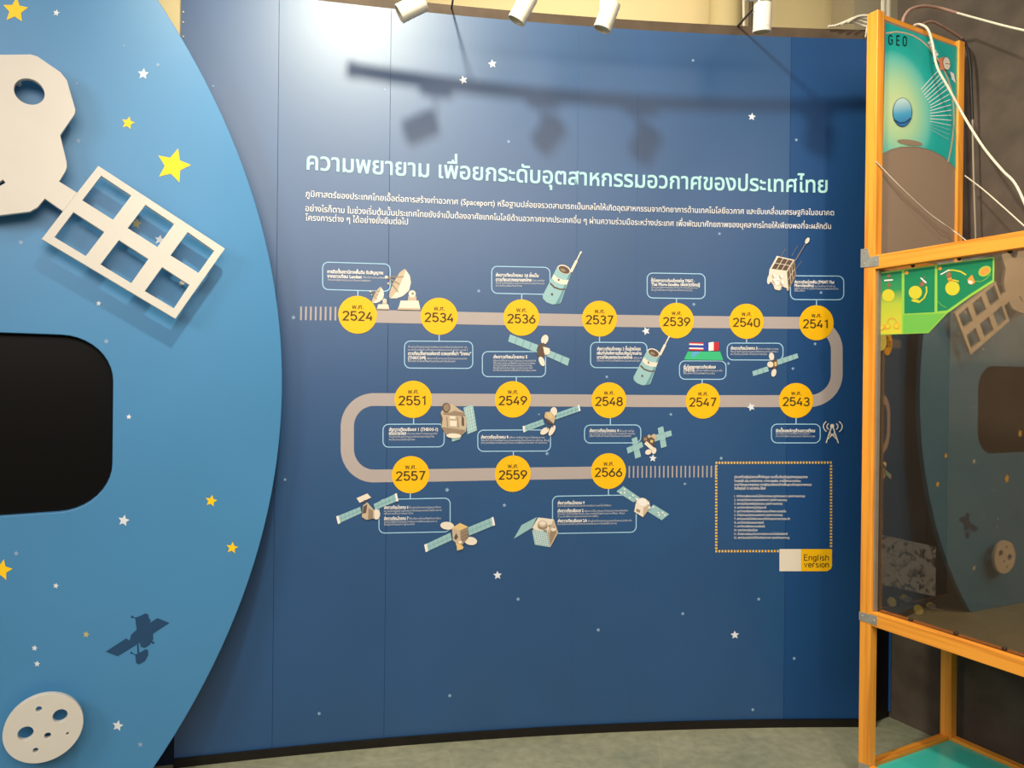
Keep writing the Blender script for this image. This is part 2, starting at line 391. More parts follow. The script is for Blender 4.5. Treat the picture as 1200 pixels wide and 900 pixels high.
# ------------------------------------------------------------------ lettering (built-in font; Thai tone marks stacked by hand)
UPPER = 'ิีึืั็'; TONE = '่้๊๋์'
_tc = {}
def raw_text(s, bold, res):
    k = (s, bold, res)
    if k in _tc: return _tc[k]
    c = bpy.data.curves.new('tmp', 'FONT'); c.body = s; c.size = 1; c.offset = bold; c.resolution_u = res
    o = bpy.data.objects.new('tmp', c); COL.objects.link(o)
    dg = bpy.context.evaluated_depsgraph_get(); me = bpy.data.meshes.new_from_object(o.evaluated_get(dg))
    r = ([tuple(p.co) for p in me.vertices], [tuple(p.vertices) for p in me.polygons])
    bpy.data.objects.remove(o); bpy.data.curves.remove(c); bpy.data.meshes.remove(me)
    _tc[k] = r; return r
def xmax(s): return max(p[0] for p in raw_text(s, 0.0, 2)[0])
def adv(s):
    """pen position after s"""
    return (xmax(s + '|') - xmax('|')) if s else 0.0
_tm = {}
def tone_mark(ch):
    if ch not in _tm:
        hh = max(p[1] for p in raw_text('อ', 0.0, 2)[0]); v, f = raw_text('อ' + ch, 0.0, 2); a = adv('อ')
        k = [i for i, p in enumerate(v) if p[1] > hh * 1.06]; ix = {j: n for n, j in enumerate(k)}
        _tm[ch] = ([(v[i][0] - a, v[i][1], 0) for i in k], [tuple(ix[j] for j in q) for q in f if all(j in ix for j in q)])
    return _tm[ch]
def tri(loop):
    bm = bmesh.new(); vs = [bm.verts.new((p[0], p[1], 0)) for p in loop]; fc = bm.faces.new(vs); fc.normal_update()
    if fc.normal.z < 0: fc.normal_flip()
    bmesh.ops.triangulate(bm, faces=[fc]); bm.verts.index_update(); r = ([tuple(q.co) for q in bm.verts], [tuple(q.index for q in g.verts) for g in bm.faces]); bm.free(); return r
# the letter ho hip, whose two outlines overlap: filled one by one
HO_HIP = [tri([(0.089, 0.0), (0.089, 0.548), (0.178, 0.548), (0.178, 0.311), (0.181, 0.311), (0.409, 0.548), (0.513, 0.548), (0.513, 0.545), (0.178, 0.206), (0.178, 0.0)]),
          tri([(.429, 0), (.429, .193), (.42, .25), (.393, .285), (.34, .31), (.274, .318), (.326, .383), (.39, .378), (.432, .361), (.47, .335), (.496, .296), (.512, .25), (.518, .195), (.518, 0)])]
def text_geo(s, bold=0.0, res=2, stack=True):
    base = ''; marks = []
    for ch in s:
        if stack and ch in TONE and base and base[-1] in UPPER: marks.append((base[:-1], ch))
        else: base += ch
    v, f = [], []; i0 = 0
    for i in [k for k, ch in enumerate(base) if ch == 'ห'] + [len(base)]:
        piece = base[i0:i]
        if piece.strip():
            pv, pf = raw_text(piece, 0.0, res); x = adv(base[:i0]); b = len(v)
            v += [(p[0] + x, p[1], 0) for p in pv]; f += [tuple(b + k for k in q) for q in pf]
        if i < len(base):
            x = adv(base[:i])
            for loop in HO_HIP:
                b = len(v); v += [(p[0] + x, p[1], 0) for p in loop[0]]; f += [tuple(b + k for k in q) for q in loop[1]]
        i0 = i + 1
    for pre, ch in marks:
        tv, tf = tone_mark(ch); b = len(v); x = adv(pre)
        v += [(p[0] + x, p[1] + 0.19, 0) for p in tv]; f += [tuple(b + i for i in q) for q in tf]
    if bold:                                    # heavier strokes: the same letters laid over themselves, slightly shifted
        V, Q = [], []
        for dx, dy in ((-bold, -bold), (bold, -bold), (-bold, bold), (bold, bold), (0, 0)):
            b = len(V); V += [(p[0] + dx, p[1] + dy, b / len(v) * 0.00012) for p in v]; Q += [tuple(b + i for i in q) for q in f]
        v, f = V, Q
    x0 = min(p[0] for p in v); x1 = max(p[0] for p in v)
    return [((p[0] - x0) / (x1 - x0), p[1], p[2]) for p in v], f
# narrow rounded stroke letters for the years and the language tag
def _arc(cx, cy, rx, ry, a0, a1, n=8): return [(cx + rx * math.cos(math.radians(a0 + (a1 - a0) * k / n)), cy + ry * math.sin(math.radians(a0 + (a1 - a0) * k / n))) for k in range(n + 1)]
GL = {
 '0': [_arc(.25, .75, .25, .25, 0, 180) + _arc(.25, .25, .25, .25, 180, 360) + [(.5, .75)]],
 '1': [[(.06, .80), (.28, 1.0), (.28, 0)]],
 '2': [_arc(.25, .75, .25, .25, 170, -20) + [(.42, .56), (.02, .0), (.52, .0)]],
 '3': [_arc(.25, .76, .23, .24, 160, -90) + [(.17, .52)], _arc(.25, .26, .26, .26, 90, -160)],
 '4': [[(.34, 1.0), (.0, .28), (.54, .28)], [(.40, .55), (.40, 0)]],
 '5': [[(.48, 1.0), (.06, 1.0), (.03, .54)] + _arc(.25, .31, .26, .31, 105, -160)],
 '6': [[(.40, 1.0), (.06, .46)], _arc(.26, .29, .26, .29, 0, 360, 18)],
 '7': [[(.0, 1.0), (.50, 1.0), (.16, 0)]],
 '8': [_arc(.26, .76, .22, .24, 0, 360, 18), _arc(.26, .26, .26, .26, 0, 360, 18)],
 '9': [_arc(.26, .71, .26, .29, 0, 360, 18), [(.12, 0), (.46, .54)]],
 'E': [[(.46, 1.0), (.0, 1.0), (.0, .0), (.46, .0)], [(.0, .52), (.40, .52)]],
 'n': [[(.0, 0), (.0, .70)], [(.0, .45)] + _arc(.20, .48, .20, .21, 180, 0) + [(.40, 0)]],
 'g': [[(.40, .70), (.40, -.06)] + _arc(.20, -.06, .20, .20, 0, -150), _arc(.20, .35, .20, .34, 0, 360, 16)],
 'l': [[(.05, 1.0), (.05, .0), (.16, .0)]],
 'i': [[(.05, .70), (.05, .0)], [(.05, .88), (.05, .98)]],
 's': [_arc(.17, .52, .17, .17, 30, 200) + [(.16, .36)] + _arc(.17, .18, .18, .18, 80, -150)],
 'h': [[(.0, 0), (.0, 1.0)], [(.0, .45)] + _arc(.20, .48, .20, .21, 180, 0) + [(.40, 0)]],
 'v': [[(.0, .70), (.20, .0), (.40, .70)]],
 'e': [[(.02, .36), (.40, .36)] + _arc(.21, .35, .20, .34, 0, 320, 14)],
 'r': [[(.0, 0), (.0, .70)], [(.0, .42)] + _arc(.20, .44, .20, .25, 180, 70)],
 'o': [_arc(.20, .35, .20, .35, 0, 360, 16)],
 'G': [_arc(.25, .72, .25, .28, 25, 180) + _arc(.25, .28, .25, .28, 180, 360) + [(.50, .50), (.28, .50)]],
 'O': [_arc(.25, .72, .25, .28, 0, 180) + _arc(.25, .28, .25, .28, 180, 360) + [(.5, .72)]],
}
def stroke_text(s, w=0.13, gap=0.22):
    """vertices (x, y) with letter height 1, faces, total width"""
    V, Q = [], []; x = 0.0
    for ch in s:
        g = GL[ch]; wd = max(p[0] for l in g for p in l)
        if ch in '2345670891': wd = 0.52
        for l in g:
            b = len(V); n = len(l)
            for i, p in enumerate(l):
                a, c = l[max(i - 1, 0)], l[min(i + 1, n - 1)]
                def nrm(q, r): d = math.hypot(r[0] - q[0], r[1] - q[1]) or 1; return (-(r[1] - q[1]) / d, (r[0] - q[0]) / d)
                n1, n2 = (nrm(a, p) if i else nrm(p, c)), (nrm(p, c) if i < n - 1 else nrm(a, p))
                m = (n1[0] + n2[0], n1[1] + n2[1]); k = (m[0] * n1[0] + m[1] * n1[1]); k = w / 2 / max(k, .45)
                V += [(x + p[0] + m[0] * k, p[1] + m[1] * k), (x + p[0] - m[0] * k, p[1] - m[1] * k)]
            Q += [(b + 2 * i + 1, b + 2 * i + 3, b + 2 * i + 2, b + 2 * i) for i in range(n - 1)]
        x += wd + gap
    return V, Q, x - gap
REFH = None
def text_on_wall(mb, s, a, b, h, bold=0.0, res=2, off=0.002, m=0, stack=True):
    """a, b: photo pixels of the base line's two ends; h: letter height in pixels"""
    global REFH
    if REFH is None: REFH = max(p[1] for p in raw_text('ค', 0.0, 2)[0])
    u0, z0 = wall_uv(*a); u1, z1 = wall_uv(*b)
    hm = h * 3.06 / F; v, f = text_geo(s, bold, res, stack)
    mb.add([wall_pt(u0 + (u1 - u0) * x, z0 + (z1 - z0) * x + y / REFH * hm, off + dz) for x, y, dz in v], f, m)
# ================================================================== STRUCTURE
U_L = wall_uv(208, 450)[0]; U_R = wall_uv(1030, 450)[0]; U_DULL = wall_uv(922.5, 450)[0]
# floor
mk('floor', [(-4, -2.5, 0), (4.5, -2.5, 0), (4.5, 5.5, 0), (-4, 5.5, 0)], [(0, 1, 2, 3)], floor_material(), origin=Vector((0, 0, 0)))['kind'] = 'structure'
# curved wall
def strip_wall(name, u0, u1, z0, z1, mats, off=0.0, thick=0.05, n=64, mfun=None, parent=None):
    mb = MB(); us = [u0 + (u1 - u0) * i / n for i in range(n + 1)]
    if mfun and u0 < U_DULL < u1:
        us[min(range(1, n), key=lambda i: abs(us[i] - U_DULL))] = U_DULL
    ring = []
    for u in us:
        ring.append([wall_pt(u, z0, off), wall_pt(u, z1, off), wall_pt(u, z1, off - thick), wall_pt(u, z0, off - thick)])
    for i in range(n):
        a, b = ring[i], ring[i + 1]; k = mfun((us[i] + us[i + 1]) / 2) if mfun else 0
        for j in range(4):
            j2 = (j + 1) % 4; mb.add([a[j], b[j], b[j2], a[j2]], [(0, 1, 2, 3)], k)
    mb.add(ring[0], [(0, 1, 2, 3)]); mb.add(ring[-1], [(3, 2, 1, 0)])
    return mb.build(name, mats, parent, smooth=True)
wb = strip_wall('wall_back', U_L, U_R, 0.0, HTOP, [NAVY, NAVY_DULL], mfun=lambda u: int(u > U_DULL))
wb['kind'] = 'structure'
for px, m_ in ((323, SEAM_D), (454, SEAM_D), (674, SEAM_L), (744, SEAM_L), (922.5, SEAM_D)):
    u = wall_uv(px, 450)[0]; mb = MB(); w_ = 0.0009
    mb.add([wall_pt(u - w_, 0.03, 0.0005), wall_pt(u + w_, 0.03, 0.0005), wall_pt(u + w_, HTOP, 0.0005), wall_pt(u - w_, HTOP, 0.0005)], [(0, 1, 2, 3)])
    mb.build('panel_seam', m_, wb)
for py in (14, 26, 43):
    mb = MB(); p = m_wall(214.5, py); mb.lathe(p, (wall_pt(U_L, 2, 0.1) - wall_pt(U_L, 2, 0)), [(0.0045, 0), (0.0035, 0.002), (0.0001, 0.0028)], 10); mb.build('screw', METAL, wb, smooth=True)
o = strip_wall('baseboard_back', U_L, U_R, 0.0, 0.033, [BLACKTRIM], off=0.012, thick=0.012); o['kind'] = 'structure'
o = strip_wall('trim_1', U_L, U_R + 0.1, HTOP, HTOP + 0.042, [TRIM], off=-0.002, thick=0.05); o['kind'] = 'structure'
# left wall behind the round panel: cream above, navy darkened for panel's shadow below
o = strip_wall('wall_left', U_L - 1.2, U_L - 0.0015, 0.0, 2.0, [mat('shaded navy wall', (26, 36, 58), 0.6, 0.2)], off=-0.02, thick=0.06, n=12); o['kind'] = 'structure'
o = strip_wall('wall_left_upper', U_L - 1.2, U_L - 0.0015, 2.0, 3.6, [CREAM], off=-0.02, thick=0.06, n=12); o['kind'] = 'structure'
# right dark wall and the black return between it and the curved wall
CORN = Vector((1.72496, 3.28175, 0))
mb = MB(); mb.box(CORN, US * 4.2, SS * 0.12, (0, 0, 4.8)); o = mb.build('wall_right', DARKW); o['kind'] = 'structure'
e_ = wall_pt(U_R, 0, -0.03); d_ = CORN - e_; nrm = Vector((-d_.y, d_.x, 0)).normalized() * 0.04
mb = MB(); mb.box(e_, d_, nrm, (0, 0, HTOP)); o = mb.build('wall_return', BLACKTRIM); o['kind'] = 'structure'
mb = MB(); mb.box(CORN + Vector((-0.006, -0.012, 0.03)), (0.006, 0, 0), (0, 0.012, 0), (0, 0, HTOP - 0.03)); o = mb.build('trim_2', mat('blue corner strip', (40, 95, 165), 0.5, 0.3)); o['kind'] = 'structure'
# upper hall behind
mk('wall_upper', [(-3.5, 4.7, 0), (3.2, 4.7, 0), (3.2, 4.7, 5.2), (-3.5, 4.7, 5.2)], [(0, 1, 2, 3)], CREAM)['kind'] = 'structure'
def at_y(px, py, Y):
    d = ray(px, py); return EYE + d * (Y / d.y)
c0, c1 = at_y(835, 10, 4.35), at_y(874, 10, 4.35)
mb = MB(); rc = (c1.x - c0.x) / 2; mb.lathe(((c0.x + c1.x) / 2, 4.42, 0), (0, 0, 1), [(rc, 0), (rc, 5)], 32); o = mb.build('column', TAN, smooth=True); o['kind'] = 'structure'
a_ = at_y(1001, 10, 4.2)
mb = MB(); mb.box((a_.x, 4.2, 0), (0.5, 0, 0), (0, 0.3, 0), (0, 0, 5)); o = mb.build('pillar', CREAM_DIM); o['kind'] = 'structure'  # dimmer lit part of the cream wall, its shade put into the grey

# ================================================================== INFOGRAPHIC ON THE CURVED WALL
info = empty('timeline_infographic', wall_pt(0, 0.9, 0.0), 'white lettering and yellow year circles of the timeline printed on the curved navy wall', 'infographic')
mb = MB(); text_on_wall(mb, 'ความพยายาม เพื่อยกระดับอุตสาหกรรมอวกาศของประเทศไทย', (359.5, 198.6), (969.5, 225.8), 15.2, bold=0.013, res=4)
mb.build('title_lettering', PCYAN, info, label='large pale cyan Thai headline across the wall')
mb = MB()
for s, a, b in (('ภูมิศาสตร์ของประเทศไทยเอื้อต่อการสร้างท่าอวกาศ (Spaceport) หรือฐานปล่อยจรวดสามารถเป็นกลไกให้เกิดอุตสาหกรรมจากวิทยาการด้านเทคโนโลยีอวกาศ และขับเคลื่อนเศรษฐกิจในอนาคต', (358, 230.5), (977, 252.5)),
                ('อย่างไรก็ตาม ในช่วงเริ่มต้นนั้นประเทศไทยยังจำเป็นต้องอาศัยเทคโนโลยีด้านอวกาศจากประเทศอื่น ๆ ผ่านความร่วมมือระหว่างประเทศ เพื่อพัฒนาศักยภาพของบุคลากรไทยให้เพียงพอที่จะผลักดัน', (358, 247.5), (973.5, 268.5)),
                ('โครงการต่าง ๆ ได้อย่างยั่งยืนต่อไป', (358, 258.5), (478, 263.5))):
    text_on_wall(mb, s, a, b, 5.4, bold=0.003, res=2)
mb.build('paragraph_lettering', PWHITE, info, label='three lines of small white Thai text under the headline')

# road of the timeline: one ribbon of constant width
path = []
for x, y in ((419, 370.2), (450, 370.9), (510, 372.2), (560, 373.2), (610, 374.2), (660, 375), (705, 375.8), (750, 376.4), (800, 377.1), (850, 377.6), (900, 378.1), (940, 378.4)): path.append(wall_uv(x, y))
def arc_uv(cx, cy, rx, ry, a0, a1, n=14):
    for k in range(n + 1):
        t = math.radians(a0 + (a1 - a0) * k / n); path.append(wall_uv(cx + rx * math.cos(t), cy + ry * math.sin(t)))
arc_uv(948, 410, 32.5, 31.5, -90, 0); arc_uv(948, 438.5, 32.5, 31.5, 0, 90)
for x, y in ((900, 470.1), (850, 470.1), (800, 470.1), (750, 469.9), (700, 469.5), (650, 469.2), (600, 468.9), (550, 468.7), (500, 468.5), (470, 468.4)): path.append(wall_uv(x, y))
arc_uv(438, 500, 31, 31.8, -90, -180); arc_uv(438, 526, 31, 31.8, 180, 90)
for x, y in ((470, 557.4), (510, 557), (560, 556), (620, 555), (680, 554.2), (725, 553.4)): path.append(wall_uv(x, y))
mb = MB(); L_, R_ = [], []; hw = 0.0262
for i, (u, z) in enumerate(path):
    a, b = path[max(i - 1, 0)], path[min(i + 1, len(path) - 1)]; d = math.hypot(b[0] - a[0], b[1] - a[1]) or 1
    nx, nz = -(b[1] - a[1]) / d * hw, (b[0] - a[0]) / d * hw
    L_.append(wall_pt(u + nx, z + nz, 0.0007)); R_.append(wall_pt(u - nx, z - nz, 0.0007))
n = len(path); mb.add(L_ + R_, [(i, n + i, n + i + 1, i + 1) for i in range(n - 1)]); mb.build('timeline_road', ROAD, info)
A = Art(m_wall)
for k in range(8): A.poly(seg(352.9 + 5.76 * k, 359.2 + .05 * k, 352.6 + 5.76 * k, 375.2 + .05 * k, 2.1), ROAD)
A.build('timeline_dashes', info); A = Art(m_wall)
for k in range(21): A.poly(seg(737.4 + 5.06 * k, 546.1 - .02 * k, 737.3 + 5.06 * k, 559.9 - .03 * k, 1.6), ROAD)
A.build('timeline_dashes', info)

# year badges
BADGES = (('2524', 419.2, 368.9), ('2534', 514.7, 370.7), ('2536', 611, 372.2), ('2537', 702.5, 373.5), ('2539', 792.7, 375.7), ('2540', 874.6, 376.6), ('2541', 956.5, 378.3),
          ('2551', 484.3, 468), ('2549', 601, 468), ('2548', 713.6, 469), ('2547', 823.5, 469.9), ('2543', 932.8, 469.3), ('2557', 481.2, 556.2), ('2559', 601, 555), ('2566', 713, 552))
BR = 0.0768
for yr, px, py in BADGES:
    u, z = wall_uv(px, py); mb = MB(); n = 48
    mb.add([wall_pt(u, z, 0.0018)] + [wall_pt(u + BR * math.cos(2 * math.pi * k / n), z + BR * math.sin(2 * math.pi * k / n), 0.0018) for k in range(n)], [(0, 1 + k, 1 + (k + 1) % n) for k in range(n)])
    bd = mb.build('year_badge', YEL, info, label='yellow circle with the year ' + yr)
    mb = MB()
    def put(s, x0, x1, y, h, bold):
        v, f = text_geo(s, bold, 3); Hh = max(p[1] for p in v)
        mb.add([wall_pt(u + BR * (x0 + (x1 - x0) * x), z + BR * (y + h * yy / Hh), 0.0026 + dz) for x, yy, dz in v], f)
    V_, Q_, w_ = stroke_text(yr, 0.155, 0.20); k_ = 1.50 / w_
    mb.add([wall_pt(u + BR * (-0.75 + k_ * x), z + BR * (-0.29 + 0.45 * y), 0.0026) for x, y in V_], Q_)
    put('พ.ศ.', -0.29, 0.29, 0.31, 0.20, 0.008)
    mb.build('year_lettering', OLIVE, bd)

# caption boxes: (x0, y0, x1, y1, slope, connector x, connector y0, y1), lines (text, bold, x0, x1, y)
SM = ['เพื่อการสื่อสารและโทรคมนาคมของประเทศไทย', 'ให้บริการโทรศัพท์และอินเทอร์เน็ตผ่านดาวเทียม', 'สำรวจทรัพยากรธรรมชาติและการพัฒนาประเทศ', 'ขึ้นสู่วงโคจรจากฐานปล่อยจรวดในต่างประเทศ', 'ความร่วมมือด้านวิทยาศาสตร์และเทคโนโลยีอวกาศ']
_k = [0]
def sm(x0, x1, y):
    _k[0] += 1; t = SM[_k[0] % 5]; n = max(4, int((x1 - x0) / 1.55)); t = (t + ' ' + SM[(_k[0] + 2) % 5])[:n]
    while t[-1] in UPPER + TONE + ' ': t = t[:-1]
    return (t, 0, x0, x1, y)
CAPS = (
 ((377.6, 306.6, 457.7, 339.7, .030, 419.4, 340, 347), [('การติดตั้งสถานีภาคพื้นดิน รับสัญญาณ', 1, 383.5, 449, 320), ('จากดาวเทียม Landsat', 1, 383.5, 424, 325.3), sm(425.5, 451, 325), sm(384, 434, 328.8)]),
 ((473.5, 399.2, 554.5, 431.8, .006, 514.6, 391, 399.2), [sm(478.4, 547, 407.5), sm(478, 548, 411), ('ดาวเทียมสื่อสารแห่งชาติ ดวงแรกชื่อว่า "ไทยคม"', 1, 478, 552, 416), ('(THAICOM)', 1, 478, 499, 421), sm(500, 547, 421), sm(478, 533.5, 424.2)]),
 ((575.7, 311.5, 645, 344.2, .020, 611.4, 345, 352), [('ส่งดาวเทียมไทยคม 1A ซึ่งเป็น', 1, 580.8, 631, 324), ('ดาวเทียมดวงแรกของไทย', 1, 580.8, 622.5, 329.3), sm(623.5, 638, 329), sm(581, 638, 332.4), sm(581, 611.5, 335.6)]),
 ((564.7, 411.5, 639.8, 441.9, .002, 605, 442, 448), [('ส่งดาวเทียมไทยคม 5', 1, 578, 618, 420), sm(578, 628, 423.6), sm(578, 627, 426.6), sm(578, 623, 429.3), sm(578, 624, 432.2), sm(578, 628, 435)]),
 ((691.5, 400.6, 758.6, 431.3, .004, 702.5, 394, 400.6), [('ส่งดาวเทียมไทยคม 2 ขึ้นสู่วงโคจร', 1, 699.4, 750.7, 410.5), ('เพิ่มกำลังส่งการเชื่อมสัญญาณผ่าน', 1, 699.4, 751.7, 415.5), ('ดาวเทียมของประเทศไทย', 1, 699.4, 740.7, 420.3), sm(741.5, 752, 420.3), sm(699.4, 750, 423.6)]),
 ((757.8, 319.4, 826.7, 349.6, .016, 792.7, 349.8, 356), [('ตั้งโครงการดาวเทียมเล็กของไทย TMSAT -', 1, 762.8, 813.7, 330.4), ('Thai Micro-Satellite เพื่อการเรียนรู้', 1, 762.8, 820, 334.8), sm(763, 818, 337.7), sm(763, 811, 340.7)]),
 ((925.7, 322.7, 989.2, 351.5, .006, 956.7, 351.7, 358.5), [('ส่งดาวเทียมไทยพัฒ (TMSAT: Thai', 1, 930.7, 977.3, 332.2), ('MicroSatellite)', 1, 930.7, 953.4, 336.2), sm(954.5, 978.5, 336.2), sm(930.7, 982.7, 339.2), sm(930.7, 942.6, 341.8)]),
 ((851.6, 401.5, 918, 422.3, .003, 874.8, 396.5, 401.5), [('ส่งดาวเทียมไทยคม 3', 1, 856, 887.4, 409.8), sm(888.4, 912, 409.8), sm(856, 911, 413), sm(856, 899, 416)]),
 ((795.7, 422.3, 851.2, 444.9, .003, 822.8, 444.9, 450), [('เริ่มโครงการดาวเทียมธีออส', 1, 800.7, 838.6, 431.8), ('(THEOS)', 1, 800.7, 813.7, 435.4), sm(815, 846, 435.2), sm(800.7, 837.5, 438.4)]),
 ((448.3, 496.7, 521, 524.5, -.005, 484.7, 489, 496.7), [('ส่งดาวเทียมธีออส 1 (THEOS-1)', 1, 455.8, 513.3, 505.2), ('หรือไทยโชต', 1, 455.8, 476, 509.6), sm(477, 512.5, 509.4), sm(455.8, 508.7, 512.8), sm(455.8, 486, 516.2)]),
 ((559.4, 503.6, 645.6, 529.4, -.004, 601.6, 529.2, 535), [('ส่งดาวเทียมไทยคม 8', 1, 563.6, 595.6, 514), sm(596.4, 638, 513.8), sm(563.6, 643.6, 517.2), sm(563.6, 641, 520)]),
 ((684.4, 497.6, 751.4, 519.7, -.003, 715.2, 489, 497.6), [('ส่งดาวเทียมไทยคม 4', 1, 690.6, 725, 506.4), sm(725.8, 743, 506.2), sm(690.6, 744, 509.3), sm(690.6, 739, 512)]),
 ((903.5, 496.5, 961.6, 519.5, .0, 932.8, 488.5, 496.5), [('จัดตั้งองค์กรด้านดาวเทียม', 1, 908.8, 954.7, 506.4), sm(908.8, 949, 509.2), sm(908.8, 955, 512.2)]),
 ((443.6, 584.8, 528, 625.3, -.020, 480.8, 577, 584.2), [('ส่งดาวเทียมไทยคม 6', 1, 450, 478.5, 596.6), sm(479.3, 516.6, 596.4), sm(450, 517.5, 600), sm(450, 484, 603), ('ส่งดาวเทียมไทยคม 7', 1, 450, 478.5, 609.6), sm(479.3, 516.6, 609.4), sm(450, 512, 612.8), sm(450, 485.8, 615.8)]),
 ((646.9, 581, 746, 625.7, -.016, 713, 572, 580), [('ส่งดาวเทียมไทยคม 9', 1, 653.3, 685, 591.2), sm(653.3, 716, 594), ('ส่งดาวเทียมธีออส 2', 1, 653.3, 683.6, 600.4), sm(684.4, 735.8, 600.3), sm(653.3, 732, 603.4), sm(653.3, 701, 606.4), ('ส่งดาวเทียมธีออส 2A', 1, 653.3, 688, 612.2), sm(688.8, 740, 612), sm(653.3, 722.6, 615.2)]),
)
CAPNAMES = ['2524', '2534', '2536', '2549', '2537', '2539', '2541', '2540', '2547', '2551', '2559', '2548', '2543', '2557', '2566']
for ((x0, y0, x1, y1, sl, cx_, c0_, c1_), lines), nm in zip(CAPS, CAPNAMES):
    A = Art(m_wall)
    A.ring(rrect(x0, y0, x1, y1, 7.0, sl), rrect(x0 + 1.05, y0 + 1.05, x1 - 1.05, y1 - 1.05, 6.0, sl), LBLUE)
    A.poly(seg(cx_, c0_, cx_, c1_, 1.2), LBLUE)
    bx = A.build('caption_box', info, label='light blue outlined caption of the year ' + nm)
    mb = MB()
    for t, bold, a, b, y in lines:
        s_ = sl * 0.8
        text_on_wall(mb, t, (a, y + s_ * (a - x0)), (b, y + s_ * (b - x0)), 2.9 if bold else 1.75, bold=0.03 if bold else 0.0, res=1, m=0 if bold else 1, stack=bool(bold))
    mb.build('caption_lettering', [PWHITE, PGREY], bx)

# list of agencies in its dotted frame
A = Art(m_wall)
def dash_row(x0, y0, x1, y1, n, w, h):
    for k in range(n):
        t = k / (n - 1); x, y = x0 + (x1 - x0) * t, y0 + (y1 - y0) * t
        A.poly([(x - w / 2, y - h / 2), (x + w / 2, y - h / 2), (x + w / 2, y + h / 2), (x - w / 2, y + h / 2)], YEL if k % 2 else GOLD)
dash_row(839.5, 542.3, 973.5, 542.0, 39, 2.1, 2.6); dash_row(839.3, 645.9, 911.5, 645.8, 21, 2.1, 2.6)
dash_row(839.3, 546, 839.3, 642.4, 28, 2.6, 2.1); dash_row(973.8, 546, 973.8, 640, 27, 2.6, 2.1)
A.build('dotted_frame', info)
mb = MB()
for s, x1, y, h in (('ประเทศไทยมีหน่วยงานที่กำกับดูแล และเกี่ยวข้องกับอุตสาหกรรมอวกาศ', 946, 560.3, 2.5), ('ในทุกมิติ เช่น ภาควิชาการ, ภาคการผลิต, การใช้งานดาวเทียม', 937.9, 564.8, 2.3),
                    ('งานวิจัยและการลงทุน การพัฒนาโครงสร้างพื้นฐานด้านอุตสาหกรรม', 950.7, 569.2, 2.3), ('ในปัจจุบันมี 12 หน่วยงาน ได้แก่', 896.8, 573.6, 2.5)):
    text_on_wall(mb, s, (860.3, y), (x1, y), h, bold=0.010, res=1)
LIST = (('1. สำนักงานพัฒนาเทคโนโลยีอวกาศและภูมิสารสนเทศ (องค์การมหาชน)', 943), ('2. สถาบันวิจัยดาราศาสตร์แห่งชาติ (องค์การมหาชน)', 922), ('3. สถาบันวิจัยแสงซินโครตรอน (องค์การมหาชน)', 916.7), ('4. มหาวิทยาลัยเทคโนโลยีสุรนารี', 897.5),
        ('5. มหาวิทยาลัยเทคโนโลยีพระจอมเกล้าพระนครเหนือ', 921), ('6. สำนักงานนวัตกรรมแห่งชาติ (องค์การมหาชน)', 916.7), ('7. สถาบันเทคโนโลยีพระจอมเกล้าเจ้าคุณทหารลาดกระบัง', 925.5), ('8. มหาวิทยาลัยเกษตรศาสตร์', 894.7),
        ('9. มหาวิทยาลัยสงขลานครินทร์', 896), ('10. มหาวิทยาลัยมหิดล', 887.3), ('11. สำนักงานพัฒนาวิทยาศาสตร์และเทคโนโลยีแห่งชาติ', 922.5), ('12. สถาบันเทคโนโลยีป้องกันประเทศ (องค์การมหาชน)', 924.8))
for i, (s, x1) in enumerate(LIST):
    text_on_wall(mb, s, (860.3, 582.6 + 4.42 * i), (x1, 582.6 + 4.42 * i), 2.2, bold=0.004, res=1)
mb.build('list_lettering', PWHITE, info)
A = Art(m_wall)
A.poly([(913.3, 643.4), (938.6, 643.4), (938.6, 669.3), (913.3, 669.3)], CRM, 1)
A.poly([(938.6, 643.4), (974.9, 643.4), (974.9, 663), (973.4, 666.8), (969, 669.3), (938.6, 669.3)], YEL, 1)
bt = A.build('language_tag', info, label='white and yellow tag reading English version')
mb = MB()
for t_, y_ in (('English', 656.4), ('version', 664.6)):
    V_, Q_, w_ = stroke_text(t_, 0.12, 0.20); u0, z0 = wall_uv(942.3, y_); u1, z1 = wall_uv(970.6, y_); k_ = (u1 - u0) / w_; h_ = 6.6 * 3.15 / F
    mb.add([wall_pt(u0 + k_ * x, z0 + (z1 - z0) * x / w_ + h_ * y, 0.0022) for x, y in V_], Q_)
mb.build('tag_lettering', OLIVE, bt)

# pictures of satellites etc., traced in crops of the photograph
def picture(name, items, cr, label=None):
    A = Art(m_wall, base=0.0022, step=0.0002)
    for i, (pts, m_) in enumerate(items): A.poly(cr(pts), m_, i)
    return A.build(name, info, label)
def panel_lines(q, n, rows, m_, w):
    """grid lines over a quad"""
    a, b, c, d = q; o = []
    for k in range(1, n):
        t = k / n; o.append((seg(a[0] + (b[0] - a[0]) * t, a[1] + (b[1] - a[1]) * t, d[0] + (c[0] - d[0]) * t, d[1] + (c[1] - d[1]) * t, w), m_))
    for k in range(1, rows):
        t = k / rows; o.append((seg(a[0] + (d[0] - a[0]) * t, a[1] + (d[1] - a[1]) * t, b[0] + (c[0] - b[0]) * t, b[1] + (c[1] - b[1]) * t, w), m_))
    return o
def quad_panel(q, n=4, rows=1, m_=TEAL, ml=TEALD, w=3): return [(q, m_)] + panel_lines(q, n, rows, ml, w)
cr = crop(5.4545, 340, 280)
